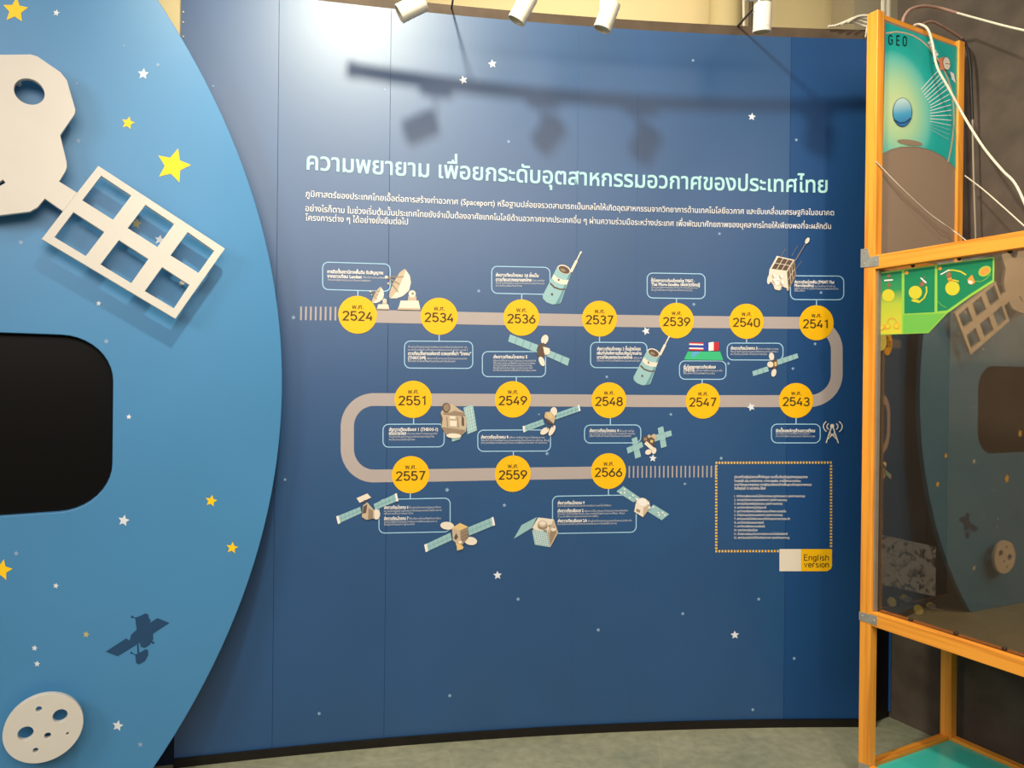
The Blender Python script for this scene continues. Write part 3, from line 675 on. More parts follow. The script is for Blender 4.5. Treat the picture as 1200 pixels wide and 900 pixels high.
def dish(big):
    o = [([(735, 192), (765, 235), (772, 280), (760, 330), (720, 365), (680, 380), (640, 380), (632, 360), (700, 290)], CRM), ([(730, 192), (700, 215), (660, 280), (636, 340), (632, 372), (645, 378), (690, 325), (718, 255), (740, 198)], TANP)]
    for s in ((615, 245, 728, 243), (640, 275, 690, 340), (615, 245, 700, 290)): o.append((seg(*s, 7), TAND))
    o += [(ell(615, 245, 10, n=12), CRM), (ell(628, 285, 8, n=10), TANP), ([(755, 366), (806, 366), (808, 398), (752, 398)], TANP), (ell(780, 352, 23), CRM), (ell(783, 351, 8, n=12), TAND), ([(706, 395), (820, 395), (834, 456), (689, 453)], CRM), ([(689, 440), (831, 444), (834, 456), (687, 453)], TANP)]
    return o
picture('dish_picture', dish(1), cr, 'large satellite dish on a block')
def shrink(items, s, ox, oy, px, py): return [([(ox + (x - px) * s, oy + (y - py) * s) for x, y in p], m_) for p, m_ in items]
picture('dish_picture', shrink(dish(1), 0.55, 634, 452, 834, 456), cr, 'small satellite dish beside the first circle')
cr = crop(5.4545, 550, 280)
def cylinder_sat():
    return [([(565, 172), (548, 205), (468, 362), (470, 382), (492, 405), (530, 419), (575, 415), (585, 405), (650, 222), (640, 200)], TEAL), ([(612, 318), (650, 222), (640, 216), (585, 350), (548, 418), (575, 415)], TEALD),
            ([(538, 226), (565, 250), (600, 262), (634, 262), (622, 292), (585, 290), (550, 276), (528, 252)], CRM), ([(518, 278), (545, 305), (580, 318), (616, 318), (612, 326), (578, 327), (540, 314), (513, 288)], BRN),
            (ell(606, 196, 44, 27, 25), CRM), (ell(605, 198, 38, 22, 25), BRN), (ell(598, 200, 18, 9, 25, 12), TAND), (seg(648, 212, 684, 140, 17), CRM), (seg(684, 140, 712, 84, 8), CRM), (ell(711, 88, 6, 9, 25, 10), CRM), (ell(570, 262, 6, n=10), BRN), (ell(527, 354, 7, n=10), BRN)]
picture('satellite_picture', cylinder_sat(), cr, 'teal drum satellite above the circles 2536 and 2537')
picture('satellite_picture', shrink(cylinder_sat(), 0.93, (765.6 - 550) * 5.4545, (413.8 - 280) * 5.4545, 605, 198), cr, 'teal drum satellite below the circle 2539')
it = quad_panel([(260, 610), (440, 678), (425, 725), (247, 655)], 4, 1, w=4) + quad_panel([(510, 712), (640, 765), (628, 812), (490, 748)], 3, 1, w=4)
it += [(ell(481, 643, 22, 31, 20), CRM), (ell(462, 782, 17, 33, -22), CRM), ([(440, 680), (475, 662), (490, 690), (512, 702), (505, 740), (480, 745), (470, 758), (430, 745)], BRN), ([(470, 690), (492, 694), (514, 702), (510, 738), (482, 742)], CRM), (ell(495, 718, 20, 22), CRM)]
picture('satellite_picture', it, cr, 'satellite with two teal panels below the circle 2536')
cr = crop(4.615, 740, 270)
it = [([(785, 138), (882, 160), (842, 226), (744, 214)], CRM), ([(793, 146), (872, 164), (838, 218), (757, 208)], BRN), ([(880, 160), (889, 245), (848, 325), (838, 226)], TAND), ([(877, 178), (882, 242), (849, 308), (843, 228)], BRN)]
it += panel_lines([(793, 146), (872, 164), (838, 218), (757, 208)], 3, 2, CRM, 3) + panel_lines([(877, 178), (882, 242), (849, 308), (843, 228)], 2, 3, CRM, 2)
it += [([(744, 214), (838, 226), (846, 318), (808, 300), (765, 296), (738, 262)], CRM), (ell(742, 266, 10, 26, 10), CRM), ([(762, 292), (812, 298), (808, 322), (772, 318)], TANP), ([(765, 296), (808, 300), (800, 326), (774, 320)], CRM)]
it += [(ell(x, y, 12, n=14), PWHITE) for x, y in ((768, 246), (806, 250), (769, 274), (790, 260), (812, 284), (785, 286))] + [(ell(x, y, 12.5, 12.5, n=14)[3:10], TANP) for x, y in ((768, 246), (806, 250), (769, 274), (812, 284))]
it += [(seg(880, 168, 938, 72, 4), TAND), (ell(947, 57, 10, 18, 30, 16), CRM), (seg(800, 148, 828, 102, 1.6), TAND), (seg(862, 140, 895, 84, 1.6), TAND), (seg(886, 210, 916, 166, 1.6), TAND), (ell(840, 322, 6, n=10), TANP)]
picture('satellite_picture', it, cr, 'cube satellite with brown cells and a long antenna')
it = []
for k, (m_, hh) in enumerate(((RED, 1), (PWHITE, 1), (FBLUE, 2), (PWHITE, 1), (RED, 1))):
    y = 605 + sum((1, 1, 2, 1, 1)[:k]) * 7.2; it.append(([(311, y), (388, y + 2), (388, y + 2 + hh * 7.2), (311, y + hh * 7.2)], m_))
for k, m_ in enumerate((FBLUE, PWHITE, RED)):
    x = 388 + k * 27.5; it.append(([(x, 607), (x + 27.5, 603), (x + 27.5, 650), (x, 652)], m_))
it += [([(303, 655), (478, 655), (495, 702), (282, 699)], GRN), ([(335, 655), (385, 655), (390, 668), (370, 690), (330, 694), (322, 670)], SKYB)]
picture('flag_picture', it, cr, 'two striped flags on a green base')
it = quad_panel([(652, 762), (735, 735), (742, 762), (657, 788)], 3, 1, w=3) + quad_panel([(785, 700), (895, 665), (902, 690), (790, 728)], 4, 1, w=3)
it += [(ell(756, 682, 14, 21, -8), CRM), (ell(768, 770, 13, 22, 15), CRM), ([(760, 700), (785, 698), (788, 735), (768, 752), (745, 738)], BRN), (ell(749, 725, 17, 16), CRM), ([(770, 712), (783, 710), (784, 732), (772, 736)], GOLD)]
picture('satellite_picture', it, cr, 'small satellite with two teal panels below the circle 2540')
cr = crop(6, 390, 440)
it = quad_panel([(918, 226), (985, 204), (1014, 385), (947, 413)], 4, 8, TEAL, PWHITE, 2)
it += [([(835, 440), (900, 430), (896, 446), (838, 465)], TEAL), ([(758, 262), (790, 205), (840, 200), (885, 235), (925, 262), (940, 330), (935, 392), (890, 432), (798, 422), (762, 362)], TANP), ([(762, 362), (935, 385), (890, 432), (798, 422)], TAND), ([(758, 262), (772, 300), (765, 362), (758, 300)], BRN), ([(780, 275), (935, 292), (940, 330), (935, 380), (775, 362)], TANP), ([(905, 280), (922, 300), (922, 358), (905, 350)], BRN), ([(772, 262), (860, 250), (925, 262), (930, 285), (780, 275)], TAND),
       ([(790, 198), (840, 202), (872, 240), (820, 262), (790, 250)], TANP), (ell(797, 226, 29, 34, 0), BRN), (ell(799, 226, 21, 26, 0), TAND), (seg(800, 290, 806, 360, 7), TAND), (seg(875, 292, 882, 365, 7), TAND), ([(820, 285), (862, 287), (860, 306), (822, 304)], CRM), ([(822, 318), (872, 320), (869, 360), (823, 356)], CRM), (ell(850, 423, 52, 17, 2), CRM)]
picture('satellite_picture', it, cr, 'tan observation satellite with lens barrel beside the circle 2551')
cr = crop(5, 550, 440)
it = quad_panel([(312, 298), (430, 256), (440, 287), (318, 333)], 5, 2, w=1.6) + [([(311, 297), (322, 294), (328, 329), (317, 334)], PWHITE)] + quad_panel([(510, 220), (640, 174), (648, 208), (505, 258)], 6, 2, w=1.6) + [([(634, 174), (643, 171), (650, 206), (641, 210)], PWHITE)]
it += [(ell(493, 212, 20, 27, 5), CRM), ([(430, 235), (442, 216), (500, 245), (492, 285), (460, 280)], BRN), ([(444, 214), (476, 212), (505, 246), (492, 282), (470, 262), (438, 245)], TANP), ([(450, 220), (474, 220), (494, 246), (468, 252)], GOLD), (ell(440, 325, 29, 17, -35), CRM), (ell(483, 322, 14, 34, 30), CRM), (seg(470, 285, 455, 312, 5), BRN), (seg(488, 280, 488, 305, 5), BRN)]
picture('satellite_picture', it, cr, 'satellite with white tipped panels below the circle 2549')
it = quad_panel([(920, 424), (1010, 388), (1018, 418), (928, 458)], 3, 1, w=2) + quad_panel([(950, 370), (981, 359), (1005, 475), (971, 488)], 1, 3, w=2) + quad_panel([(1075, 352), (1180, 321), (1186, 352), (1085, 388)], 3, 1, w=2) + quad_panel([(1102, 308), (1134, 297), (1155, 415), (1122, 426)], 1, 3, w=2)
it += [(ell(1047, 448, 19, 15, -25), CRM), (ell(1080, 440, 14, 19, 10), CRM), (ell(1080, 360, 16, 18), TANP), ([(1012, 360), (1050, 350), (1082, 372), (1084, 412), (1042, 398), (1016, 388)], BRN), (ell(1030, 372, 10, n=10), TAND), (ell(1052, 356, 10, n=10), TANP), ([(1022, 400), (1036, 384), (1082, 424), (1068, 440)], CRM), (ell(1066, 385, 9, n=10), GOLD)]
picture('satellite_picture', it, cr, 'satellite with cross shaped teal panels beside the circle 2566')
cr = crop(5.4545, 380, 530)
it = quad_panel([(78, 410), (230, 348), (238, 388), (88, 456)], 6, 2, w=1.6) + [([(76, 409), (92, 403), (103, 452), (88, 459)], PWHITE)] + quad_panel([(315, 330), (460, 262), (470, 310), (325, 368)], 6, 2, w=1.6) + [([(450, 264), (463, 260), (474, 310), (461, 314)], PWHITE)]
it += [(ell(333, 395, 24, 33, 0), CRM), ([(206, 292), (275, 262), (300, 288), (226, 322)], CRM), (seg(255, 305, 275, 330, 8), BRN), ([(248, 338), (275, 318), (318, 368), (320, 420), (268, 430), (240, 412)], TANP), ([(250, 345), (275, 330), (268, 385), (244, 392)], BRN), ([(282, 355), (312, 372), (312, 420), (280, 424)], TAND)]
picture('satellite_picture', it, cr, 'satellite with white tipped panels at the lower left end')
it = quad_panel([(640, 590), (806, 513), (816, 560), (650, 636)], 6, 2, w=1.6) + [([(638, 590), (655, 582), (664, 630), (648, 638)], PWHITE)] + quad_panel([(915, 480), (1076, 414), (1087, 465), (925, 532)], 6, 2, w=1.6) + [([(1067, 416), (1080, 411), (1091, 464), (1078, 470)], PWHITE)]
it += [(ell(785, 468, 44, 25, 6), CRM), (ell(935, 565, 41, 26, 8), CRM), ([(866, 450), (918, 474), (920, 545), (872, 602), (822, 562), (815, 482)], TANP), ([(866, 450), (918, 474), (868, 498), (815, 482)], GOLD), ([(868, 498), (918, 474), (920, 545), (872, 602)], TAND), ([(842, 515), (855, 540), (840, 560), (828, 545)], BRN)] + [(seg(870 + 0 * k, 520 + 22 * k, 918, 498 + 20 * k, 2), BRN) for k in range(3)] + [([(838, 578), (868, 585), (890, 602), (884, 616), (848, 626), (846, 600)], GOLD), (ell(868, 572, 12, 10), CRM)]
picture('satellite_picture', it, cr, 'boxy satellite with white tipped panels left of the circle 2559 caption')
cr = crop(5.4545, 580, 530)
it = [([(268, 413), (236, 482), (120, 552), (170, 464)], TEAL), ([(276, 416), (376, 428), (336, 512), (234, 488)], CRM), ([(234, 488), (336, 512), (352, 606), (254, 590)], TEAL)] + panel_lines([(234, 488), (336, 512), (352, 606), (254, 590)], 7, 7, PWHITE, 2)
it += [([(376, 428), (403, 512), (352, 606), (336, 512)], TANP), ([(376, 470), (392, 512), (352, 590), (345, 520)], TAND), (ell(303, 466, 32, 24), TAND), (ell(303, 456, 29, 22), TANP), (ell(303, 452, 20, 14), CRM), (ell(372, 492, 16, 11), CRM), ([(338, 468), (350, 460), (356, 466), (344, 474)], TAND), ([(310, 492), (332, 496), (328, 506), (306, 500)], TAND), (ell(238, 488, 7, n=8), BRN)]
picture('satellite_picture', it, cr, 'octagonal tan satellite with one teal wing left of the last caption')
it = quad_panel([(775, 250), (820, 216), (926, 290), (885, 320)], 2, 1, w=2) + quad_panel([(1012, 333), (1113, 395), (1065, 434), (972, 376)], 2, 1, w=2)
it += [(ell(x, y, 6, n=8), PWHITE) for x, y in ((805, 258), (828, 258), (828, 236), (862, 290), (882, 275), (1010, 350), (1042, 385), (1048, 400), (1070, 385), (1085, 400))]
it += [([(898, 322), (935, 290), (984, 312), (992, 352), (944, 414), (888, 378)], TANP), ([(898, 325), (948, 345), (944, 414), (888, 378)], CRM), (ell(940, 320, 37, 30, 10), CRM), (ell(940, 318, 28, 22, 10), PWHITE), ([(902, 358), (926, 368), (924, 386), (900, 374)], TAND)] + [(ell(x, y, 8, n=8), PWHITE) for x, y in ((905, 298), (985, 352), (978, 325))]
picture('satellite_picture', it, cr, 'cream satellite with speckled teal panels right of the last circle')
cr = crop(3.75, 800, 440)
it = [(ell(656, 222, 9, n=14), CRM), (seg(654, 222, 629, 297, 5), CRM), (seg(658, 222, 683, 297, 5), CRM), (seg(645, 250, 675, 280, 3.5), CRM), (seg(667, 250, 637, 280, 3.5), CRM), (seg(640, 262, 672, 262, 3), CRM)]
for r_ in (24, 41):
    for sgn in (-1, 1):
        pts = [(656 + sgn * r_ * math.cos(math.radians(t)), 224 + r_ * 0.72 * math.sin(math.radians(t))) for t in range(-48, 49, 12)]
        it += [(q, CRM) for q in poly_line(pts, 4.5)]
picture('antenna_mast_picture', it, cr, 'white mast icon with radio waves')
# stars printed on the wall
for x, y, r_, w_ in ((577, 75, 5.2, 1), (543, 94, 5.2, 1), (881, 137, 4.8, 1), (596, 166, 2.2, 0), (812, 71, 2.2, 0), (933, 164, 2.2, 0), (757, 388, 5, 1), (344, 372, 3, 0), (880, 477, 5, 1), (583, 674, 5.2, 1), (607, 702, 2.6, 0), (701, 738, 2.6, 0), (861, 744, 5.2, 1), (527, 815, 2.6, 0), (374, 836, 2.6, 0), (334, 562, 2.2, 0), (765, 537, 4.6, 1), (524, 574, 3, 0),
                     (591, 592, 2.6, 0), (843, 274, 2.2, 0), (813, 356.7, 2.4, 0), (962, 343, 2.2, 0), (955, 403, 2.2, 0), (929, 432, 2.2, 0), (853.5, 426, 2.2, 0), (786, 485.6, 2.2, 0), (641, 531.5, 2.6, 0), (631.5, 485.5, 1.4, 0), (711, 441.6, 2.2, 0), (561, 341, 2.4, 0), (802.5, 567, 2, 0), (845, 537, 2.4, 0), (889, 702, 2.4, 0), (930.5, 771.5, 2.4, 0), (882, 831.5, 2.4, 0), (800, 719, 2.4, 0), (451, 105, 1.6, 0), (250, 101, 1.8, 0)):
    A = Art(m_wall); A.poly(star_pts(x, y, r_, random.uniform(-.35, .35)), STARW if w_ else STARD, 2); A.build('star', info)

# ================================================================== ROUND PANEL
panel = empty('space_billboard', disc_pt(-0.9, -HC), 'big sky blue round edged panel with stars and a black screen opening', 'billboard')
CA, CZ, RD = -2.34194, -0.02945, 2.32972
out = []; zf = -HC + 0.001
t0 = math.asin((zf - CZ) / RD)
for k in range(161):
    t = t0 + (math.pi - 2 * t0) * k / 160; out.append((CA + RD * math.cos(t), CZ + RD * math.sin(t)))
def rr_az(x0, z0, x1, z1, r, n=10):
    o = []
    for cx, cz, a0 in ((x1 - r, z1 - r, 0), (x0 + r, z1 - r, 90), (x0 + r, z0 + r, 180), (x1 - r, z0 + r, 270)):
        for k in range(n + 1):
            a = math.radians(a0 + 90 * k / n); o.append((cx + r * math.cos(a), cz + r * math.sin(a)))
    return o
v, f = plate(out, [rr_az(-2.0, -0.452, -0.583, 0.142, 0.155)], 0.03, disc_pt, 0.002)
mk('board', v, f, DISC, panel)
v, f = plate(rr_az(-2.03, -0.482, -0.553, 0.172, 0.17), [], 0.01, lambda a, z, o: disc_pt(a, z, o - 0.031), 0.001)
mk('screen', v, f, BLACK, panel, label='black rounded screen')
for x, y, r_, m_, rot in ((18, 12, 15.5, STARY, .1), (150, 144, 8, STARY, .25), (203, 194, 21, STARY, .28), (160, 262, 6.5, STARB, .2), (247.5, 587, 7.2, STARY, .2), (272, 642, 7.2, STARY, .15), (2, 668, 13, STARY, .2), (101, 743.5, 4.2, STARB, .2), (168, 86.5, 6.8, STARW, .1), (185, 76, 3, STARD, 0), (66, 15, 4.2, STARW, .2),  # yellow star behind the solar wing: wing's shadow put into its beige
                          (187, 281, 6.2, STARW, .2), (92, 165, 3.4, STARD, .1), (24.5, 284, 3.6, STARD, .2), (115.5, 355.5, 3.4, STARW, .1), (124.5, 400, 3.6, STARD, .2), (151, 488.5, 3.4, STARW, .1), (145, 610, 7, STARW, .2), (19, 648.5, 3.5, STARD, .1), (65.5, 686.5, 3.6, STARW, .2), (40.5, 759.5, 3.8, STARW, .2), (43.5, 778, 3.8, STARW, .1), (138, 850.5, 6.8, STARW, .2), (164.5, 872.5, 3.6, STARD, .1), (145.5, 53.5, 1.8, STARD, 0), (90, 98, 2, STARD, 0), (-60, 560, 12, STARY, .2), (-120, 700, 8, STARW, .1)):
    A = Art(m_disc); A.poly(star_pts(x, y, r_, rot), m_, 1); A.build('star', panel)
cr = crop(8.571, 100, 700); A = Art(m_disc)
for i, pts in enumerate(([(205, 545), (410, 412), (445, 435), (460, 375), (515, 325), (500, 205), (555, 185), (600, 162), (630, 170), (640, 215), (657, 228), (645, 258), (725, 208), (845, 257), (680, 365), (682, 420), (650, 475), (600, 507), (560, 500), (545, 455), (500, 485), (325, 592)], [(500, 575), (560, 548), (600, 522), (630, 530), (632, 580), (600, 640), (540, 675), (510, 660)], seg(528, 470, 532, 560, 18), seg(470, 196, 508, 210, 8), ell(470, 196, 12, n=10), seg(462, 558, 505, 578, 8), ell(462, 558, 11, n=10), ell(680, 455, 13, n=10), seg(655, 440, 680, 455, 8))):
    A.poly(cr(pts), SILH, 1)
A.build('satellite_silhouette', panel, 'dark blue satellite silhouette')

# cut-out spacecraft held off the panel
OFF = 0.07
def az(pts, sc=1, ox=0, oy=0): return [disc_az(x / sc + ox, y / sc + oy, OFF) for x, y in pts]
def cut(name, outer, holes, root, thick=0.02, m_=WHITE):
    def area(l): return sum(a[0] * b[1] - b[0] * a[1] for a, b in zip(l, l[1:] + l[:1]))
    v, f = plate(outer, holes, thick, lambda a, z, o: disc_pt(a, z, o + OFF), 0.0012); return mk(name, v, f, m_, root)
def standoffs(root, pts, rr=0.008):
    for x, y in pts:
        a, z = disc_az(x, y, OFF); mb = MB(); mb.lathe(disc_pt(a, z, 0.0005), FN, [(0.0001, 0), (rr, 0), (rr, OFF - 0.0205), (0.0001, OFF - 0.0205)], 12); mb.build('standoff', WHITE, root, smooth=True)
craft = empty('spacecraft_cutout', disc_pt(*disc_az(20, 250, OFF), OFF), 'white cut-out spacecraft with gridded solar wing mounted on the blue panel', 'cut-out')
body = [(0, 64), (36, 63.6), (44, 66), (71, 84.5), (78.5, 94), (88.6, 129), (87.5, 134), (70.6, 158.3), (78.2, 190), (78.4, 196), (76.6, 201), (69.4, 212.7), (90.5, 225.8), (73.8, 247.5), (52.6, 232.8), (44, 243), (35, 248), (0, 252.3), (-30, 252), (-62, 240), (-84, 214), (-92, 178), (-76, 160), (-100, 128), (-88, 92), (-60, 68), (-30, 63.5)]
hole = [disc_az(34.5, 107.3, OFF)]; rh = 15 * (m_disc(34.5, 107, OFF) - EYE).y / F
h1 = [(hole[0][0] + rh * math.cos(t), hole[0][1] + rh * math.sin(t)) for t in [2 * math.pi * k / 40 for k in range(40)]]
cut('body', az(body), [h1, az([(-14, 222), (-12, 225), (6.5, 214), (3.5, 210.5)])], craft)
c8 = (3.75, 0, 150)
wing = cut('solar_wing', az([(432, 166), (989, 530), (771, 839), (183, 488), (276.5, 366), (339.5, 284)], *c8), [az(q, *c8) for q in ([(445, 210), (577, 297), (497, 403), (362, 318)], [(640, 338), (765, 422), (692, 523), (562, 440)], [(825, 458), (942, 540), (873, 637), (750, 560)], [(323, 370), (458, 457), (377, 563), (240, 480)], [(523, 493), (652, 576), (577, 682), (442, 600)], [(713, 612), (833, 690), (765, 793), (637, 717)])], craft)
standoffs(craft, ((20, 90), (60, 190), (155, 246), (215, 330)))
moon = empty('moon_cutout', disc_pt(*disc_az(51.4, 890, OFF), OFF), 'white round cut-out moon with crater holes low on the blue panel', 'cut-out')
mc = disc_az(51.4, 853.6, OFF); dm = (m_disc(51.4, 854, OFF) - EYE).y
def circ(px, py, r_, n=28):
    a, z = disc_az(px, py, OFF); rr_ = r_ * dm / F; return [(a + rr_ * math.cos(2 * math.pi * k / n), z + rr_ * math.sin(2 * math.pi * k / n)) for k in range(n)]
cut('disc', circ(51.4, 853.6, 40.0, 72), [circ(70.5, 839, 7.6), circ(30, 859.6, 7.8), circ(45.5, 831.2, 3.2, 16), circ(55.9, 862.2, 3.5, 16), circ(41.7, 879.4, 2.8, 16), circ(79.1, 859.8, 1.6, 12)], moon)
standoffs(moon, ((51, 845), (60, 872), (45, 867)), 0.006)

# ================================================================== TRACK AND SPOTLIGHTS
TZ = 1.49 + HC
def tr(x, dz=0.0): return Vector((x, 2.65 + 0.10 * x, TZ + dz))
track = empty('lighting_track', tr(0.3), 'dark lighting track hung in front of the curved wall top', 'lighting track')
td = Vector((1, 0.10, 0)).normalized(); tn = Vector((-td.y, td.x, 0))
mb = MB(); mb.box(tr(-0.605, -0.012) - tn * 0.018, td * 1.70, tn * 0.036, (0, 0, 0.026)); mb.build('rail', BLACKTRIM, track, bevel=0.002)
for x in (-0.605, 1.085):
    mb = MB(); mb.box(tr(x, -0.014) - tn * 0.02, td * 0.02, tn * 0.04, (0, 0, 0.03)); mb.build('end_cap', BLACKTRIM, track)
for i, (px, py, ax, lab) in enumerate(((482.5, 9, (-.86, -.10, -.50), 'white track spotlight leftmost, turned hard to the left'), (613, 9.5, (-.48, .10, -.85), 'white track spotlight second from left, in front of the brown trim'),
                                       (711.5, 18.5, (-.34, .10, -.92), 'white track spotlight third from left, tilted towards the left'), (893.5, 21, (.02, .16, -1.0), 'white track spotlight rightmost, pointing straight down'))):
    d = ray(px, py); c = EYE + d * (2.65 / (d.y - 0.10 * d.x)); ax = Vector(ax).normalized()
    sp = empty('track_spotlight', c, lab, 'spotlight', 'spotlights on the track')
    mb = MB(); mb.lathe(c - ax * 0.052, ax, [(r_ * 1.1, h_ * 1.1) for r_, h_ in [(0.0001, 0), (0.024, 0), (0.0295, 0.003), (0.0305, 0.01), (0.0305, 0.08), (0.0298, 0.0805), (0.0298, 0.0825), (0.0308, 0.083), (0.0308, 0.093), (0.0290, 0.0945), (0.0270, 0.0935)]], 40)
    mb.build('housing', LAMPW, sp, smooth=True)
    mb = MB(); mb.lathe(c - ax * 0.052, ax, [(r_ * 1.1, h_ * 1.1) for r_, h_ in [(0.0272, 0.0935), (0.0255, 0.086), (0.018, 0.083), (0.0001, 0.082)]], 32); mb.build('lens', LENS, sp, smooth=True)
    # yoke arm from the housing up to the adapter on the track
    topx = c.x + (0.045 if i == 0 else -0.02)
    if i == 3: topx = c.x - 0.012
    base = c - ax * 0.02 + Vector((-0.031 if i else 0.03, 0, 0)); top = tr(topx, -0.035)
    mb = MB(); dd_ = (top - base); mb.box(base - Vector((0.005, 0.011, 0)), (0.008, 0, 0), (0, 0.022, 0), dd_); mb.build('yoke', LAMPW, sp, bevel=0.001)
    mb = MB(); mb.box(tr(topx - 0.05, -0.036) - tn * 0.017, td * 0.10, tn * 0.034, (0, 0, 0.024)); mb.build('adapter', LAMPW, sp, bevel=0.003)
def rod(name, pts, r, m_, lab, cat, n=8, group=None):
    mb = MB(); mb.tube(pts, r, n); o = mb.build(name, m_, None, smooth=True); return tag(o, lab, cat, group)
f1 = m_wall(528.5, 14) + Vector((0, 0.0, 0.02)); rod('brace_rod', [f1 + Vector((0, .02, 0)), tr(-0.215) + tn * 0.022], 0.004, BLACKCABLE, 'thin dark rod from the wall top to the track, left of the second spotlight', 'rod', group='rods bracing the track')
f2 = m_wall(865, 32) + Vector((0, 0.0, 0.01)); rod('brace_rod', [f2 + Vector((0, .02, 0)), tr(0.955) + tn * 0.022], 0.005, RODM, 'thin brown rod slanting behind the rightmost spotlight', 'rod', group='rods bracing the track')

# small things on and above the wall top
g_ = at_y(880, 16, 4.3)
rod('wall_pipe', [(g_.x, 4.3, 2.6), (g_.x, 4.3, 4.6)], 0.014, RODM, 'brown vertical pipe beside the tan column', 'pipe')
g_ = at_y(877, 16, 4.25); rod('white_strut', [(g_.x - .01, 4.25, 3.0), (g_.x - 0.04, 4.25, 4.2)], 0.008, WHITECABLE, 'thin white strut beside the brown pipe', 'strut')
for px, lab in ((1035, 'white vertical conduit at the top of the pillar, left one'), (1041, 'white vertical conduit at the top of the pillar, right one')):
    g_ = at_y(px, 8, 3.6); rod('conduit_pipe', [(g_.x, 3.6, 2.9), (g_.x, 3.6, 4.5)], 0.011, WHITECABLE, lab, 'conduit', group='conduits by the pillar')
mb = MB()
for k in range(4):
    pts = []
    for j in range(13):
        t = j / 12; pts.append(m_wall(968 + 6 * k + 50 * t, 33.5 - (4.0 + 1.6 * k) * math.sin(math.pi * t) + 1.0 * math.sin(9 * t + k) + 0.4 * t, 0.02 + 0.012 * k))
    mb.tube(pts, 0.005, 6)
mb.tube([m_wall(1012, 34, 0.03), m_wall(1011.5, 46, 0.02)], 0.003, 6)
tag(mb.build('cable_coil', WHITECABLE, None, smooth=True), 'white cable coil lying on the wall top beside the orange post', 'cable')

# ================================================================== DISPLAY CASE
ZL, ZU, HB = 1.5 - 0.83909, 1.5 + 0.4845, 0.0835
TOPZ = (EYE + ray(1020, 15) * ((P0 - EYE).dot(SS) / ray(1020, 15).dot(SS))).z
case = empty('display_case', case_pt(0.25, 0.6, 0), 'tall orange wooden display case with acrylic front and turquoise base board', 'display case')
PW, PD, LEN = 0.045, 0.038, 1.45
def beam(name, s0, s1, u0, u1, z0, z1, m_, parent=case, bevel=0.002, label=None):
    mb = MB(); mb.box(case_pt(s0, u0, z0), SS * (s1 - s0), US * (u1 - u0), (0, 0, z1 - z0)); return mb.build(name, m_, parent, bevel=bevel, label=label)
for s0, u0, z1 in ((0, 0, TOPZ), (QS, 0, TOPZ - 0.0), (0, LEN - PW, ZU), (QS, LEN - PW, ZU)):
    beam('post', s0, s0 + PD, u0, u0 + PW, 0, z1, WOODZ)
RH = 0.052
for z1 in (ZU, ZL, HB):
    beam('rail', 0.0, PD - .01, PW + .0005, LEN - PW - .0005, z1 - RH, z1, WOODU)
    beam('rail', QS + .004, QS + PD, PW + .0005, LEN - PW - .0005, z1 - RH, z1, WOODU)
    beam('rail', PD + .0005, QS - .0005, 0.002, PW - .008, z1 - RH, z1, WOODS)
    beam('rail', PD + .0005, QS - .0005, LEN - PW + .008, LEN - .002, z1 - RH, z1, WOODS)
beam('rail', PD + .0005, QS - .0005, 0.006, 0.03, TOPZ - 0.02, TOPZ, WOODS, label='thin top edge of the end board')
beam('end_board', PD + .0005, QS - .0005, 0.02, 0.036, ZU + .001, TOPZ - 0.021, BOARD, label='grey brown end board behind the poster')
beam('base_board', PD, QS + .003, PW - .007, LEN - PW + .007, HB - 0.03, HB - 0.012, TURQ, label='turquoise base board')
beam('floor_panel', PD, QS + .003, PW - .007, LEN - PW + .007, ZL - 0.02, ZL + 0.001, CASEFL, bevel=0)
beam('back_panel', QS - .012, QS - .001, 0.03, LEN - PW + .007, ZL, ZU - 0.001, CASEIN, bevel=0, label='dark brown lining')
beam('end_panel', PD + .001, QS - .013, 0.012, 0.03, ZL, ZU - RH, CASEEND, bevel=0)
pn = beam('acrylic_pane', 0.030, 0.0335, PW + .0005, LEN - PW, ZL - 0.004, ZU - 0.001, pane_material(), bevel=0, label='clear acrylic front reflecting the round panel')
beam('edge_strip', 0.012, 0.0295, PW + .0002, PW + .007, ZL + .001, ZU - RH - .001, ALU, bevel=0.0005, label='grey metal edge strip')
# zinc plates
def plate_on_face(pts):
    loop = []
    for x, y in pts:
        h = on_plane(x, y, P0 - SS * 0.0005, SS); loop.append(((h - P0).dot(US), h.z))
    v, f = plate(loop, [], 0.002, lambda a, z, o: P0 + US * a + Vector((0, 0, z)) - SS * (o + 0.0022), 0.0003); return mk('corner_plate', v, f, METAL, case)
for pts, scr in (([(1009, 292), (1017, 291.4), (1019.3, 301.2), (1030, 299.6), (1030, 311.4), (1020, 313), (1008.8, 313.6)], ((1013, 295.5), (1012.5, 309), (1026.5, 305.5))), ([(1006.9, 716.6), (1027.8, 722.2), (1027.8, 733.2), (1006.9, 726.4)], ((1010.5, 721.5), (1024, 727.3))), ([(1006.7, 893), (1019, 897), (1019, 908), (1006.7, 904)], ())):
    cp = plate_on_face(pts)
    for x, y in scr:
        mb = MB(); mb.lathe(on_plane(x, y, P0 - SS * 0.002, SS), -SS, [(0.004, 0), (0.003, 0.0015), (0.0001, 0.0022)], 10); mb.build('screw', STEEL, cp, smooth=True)
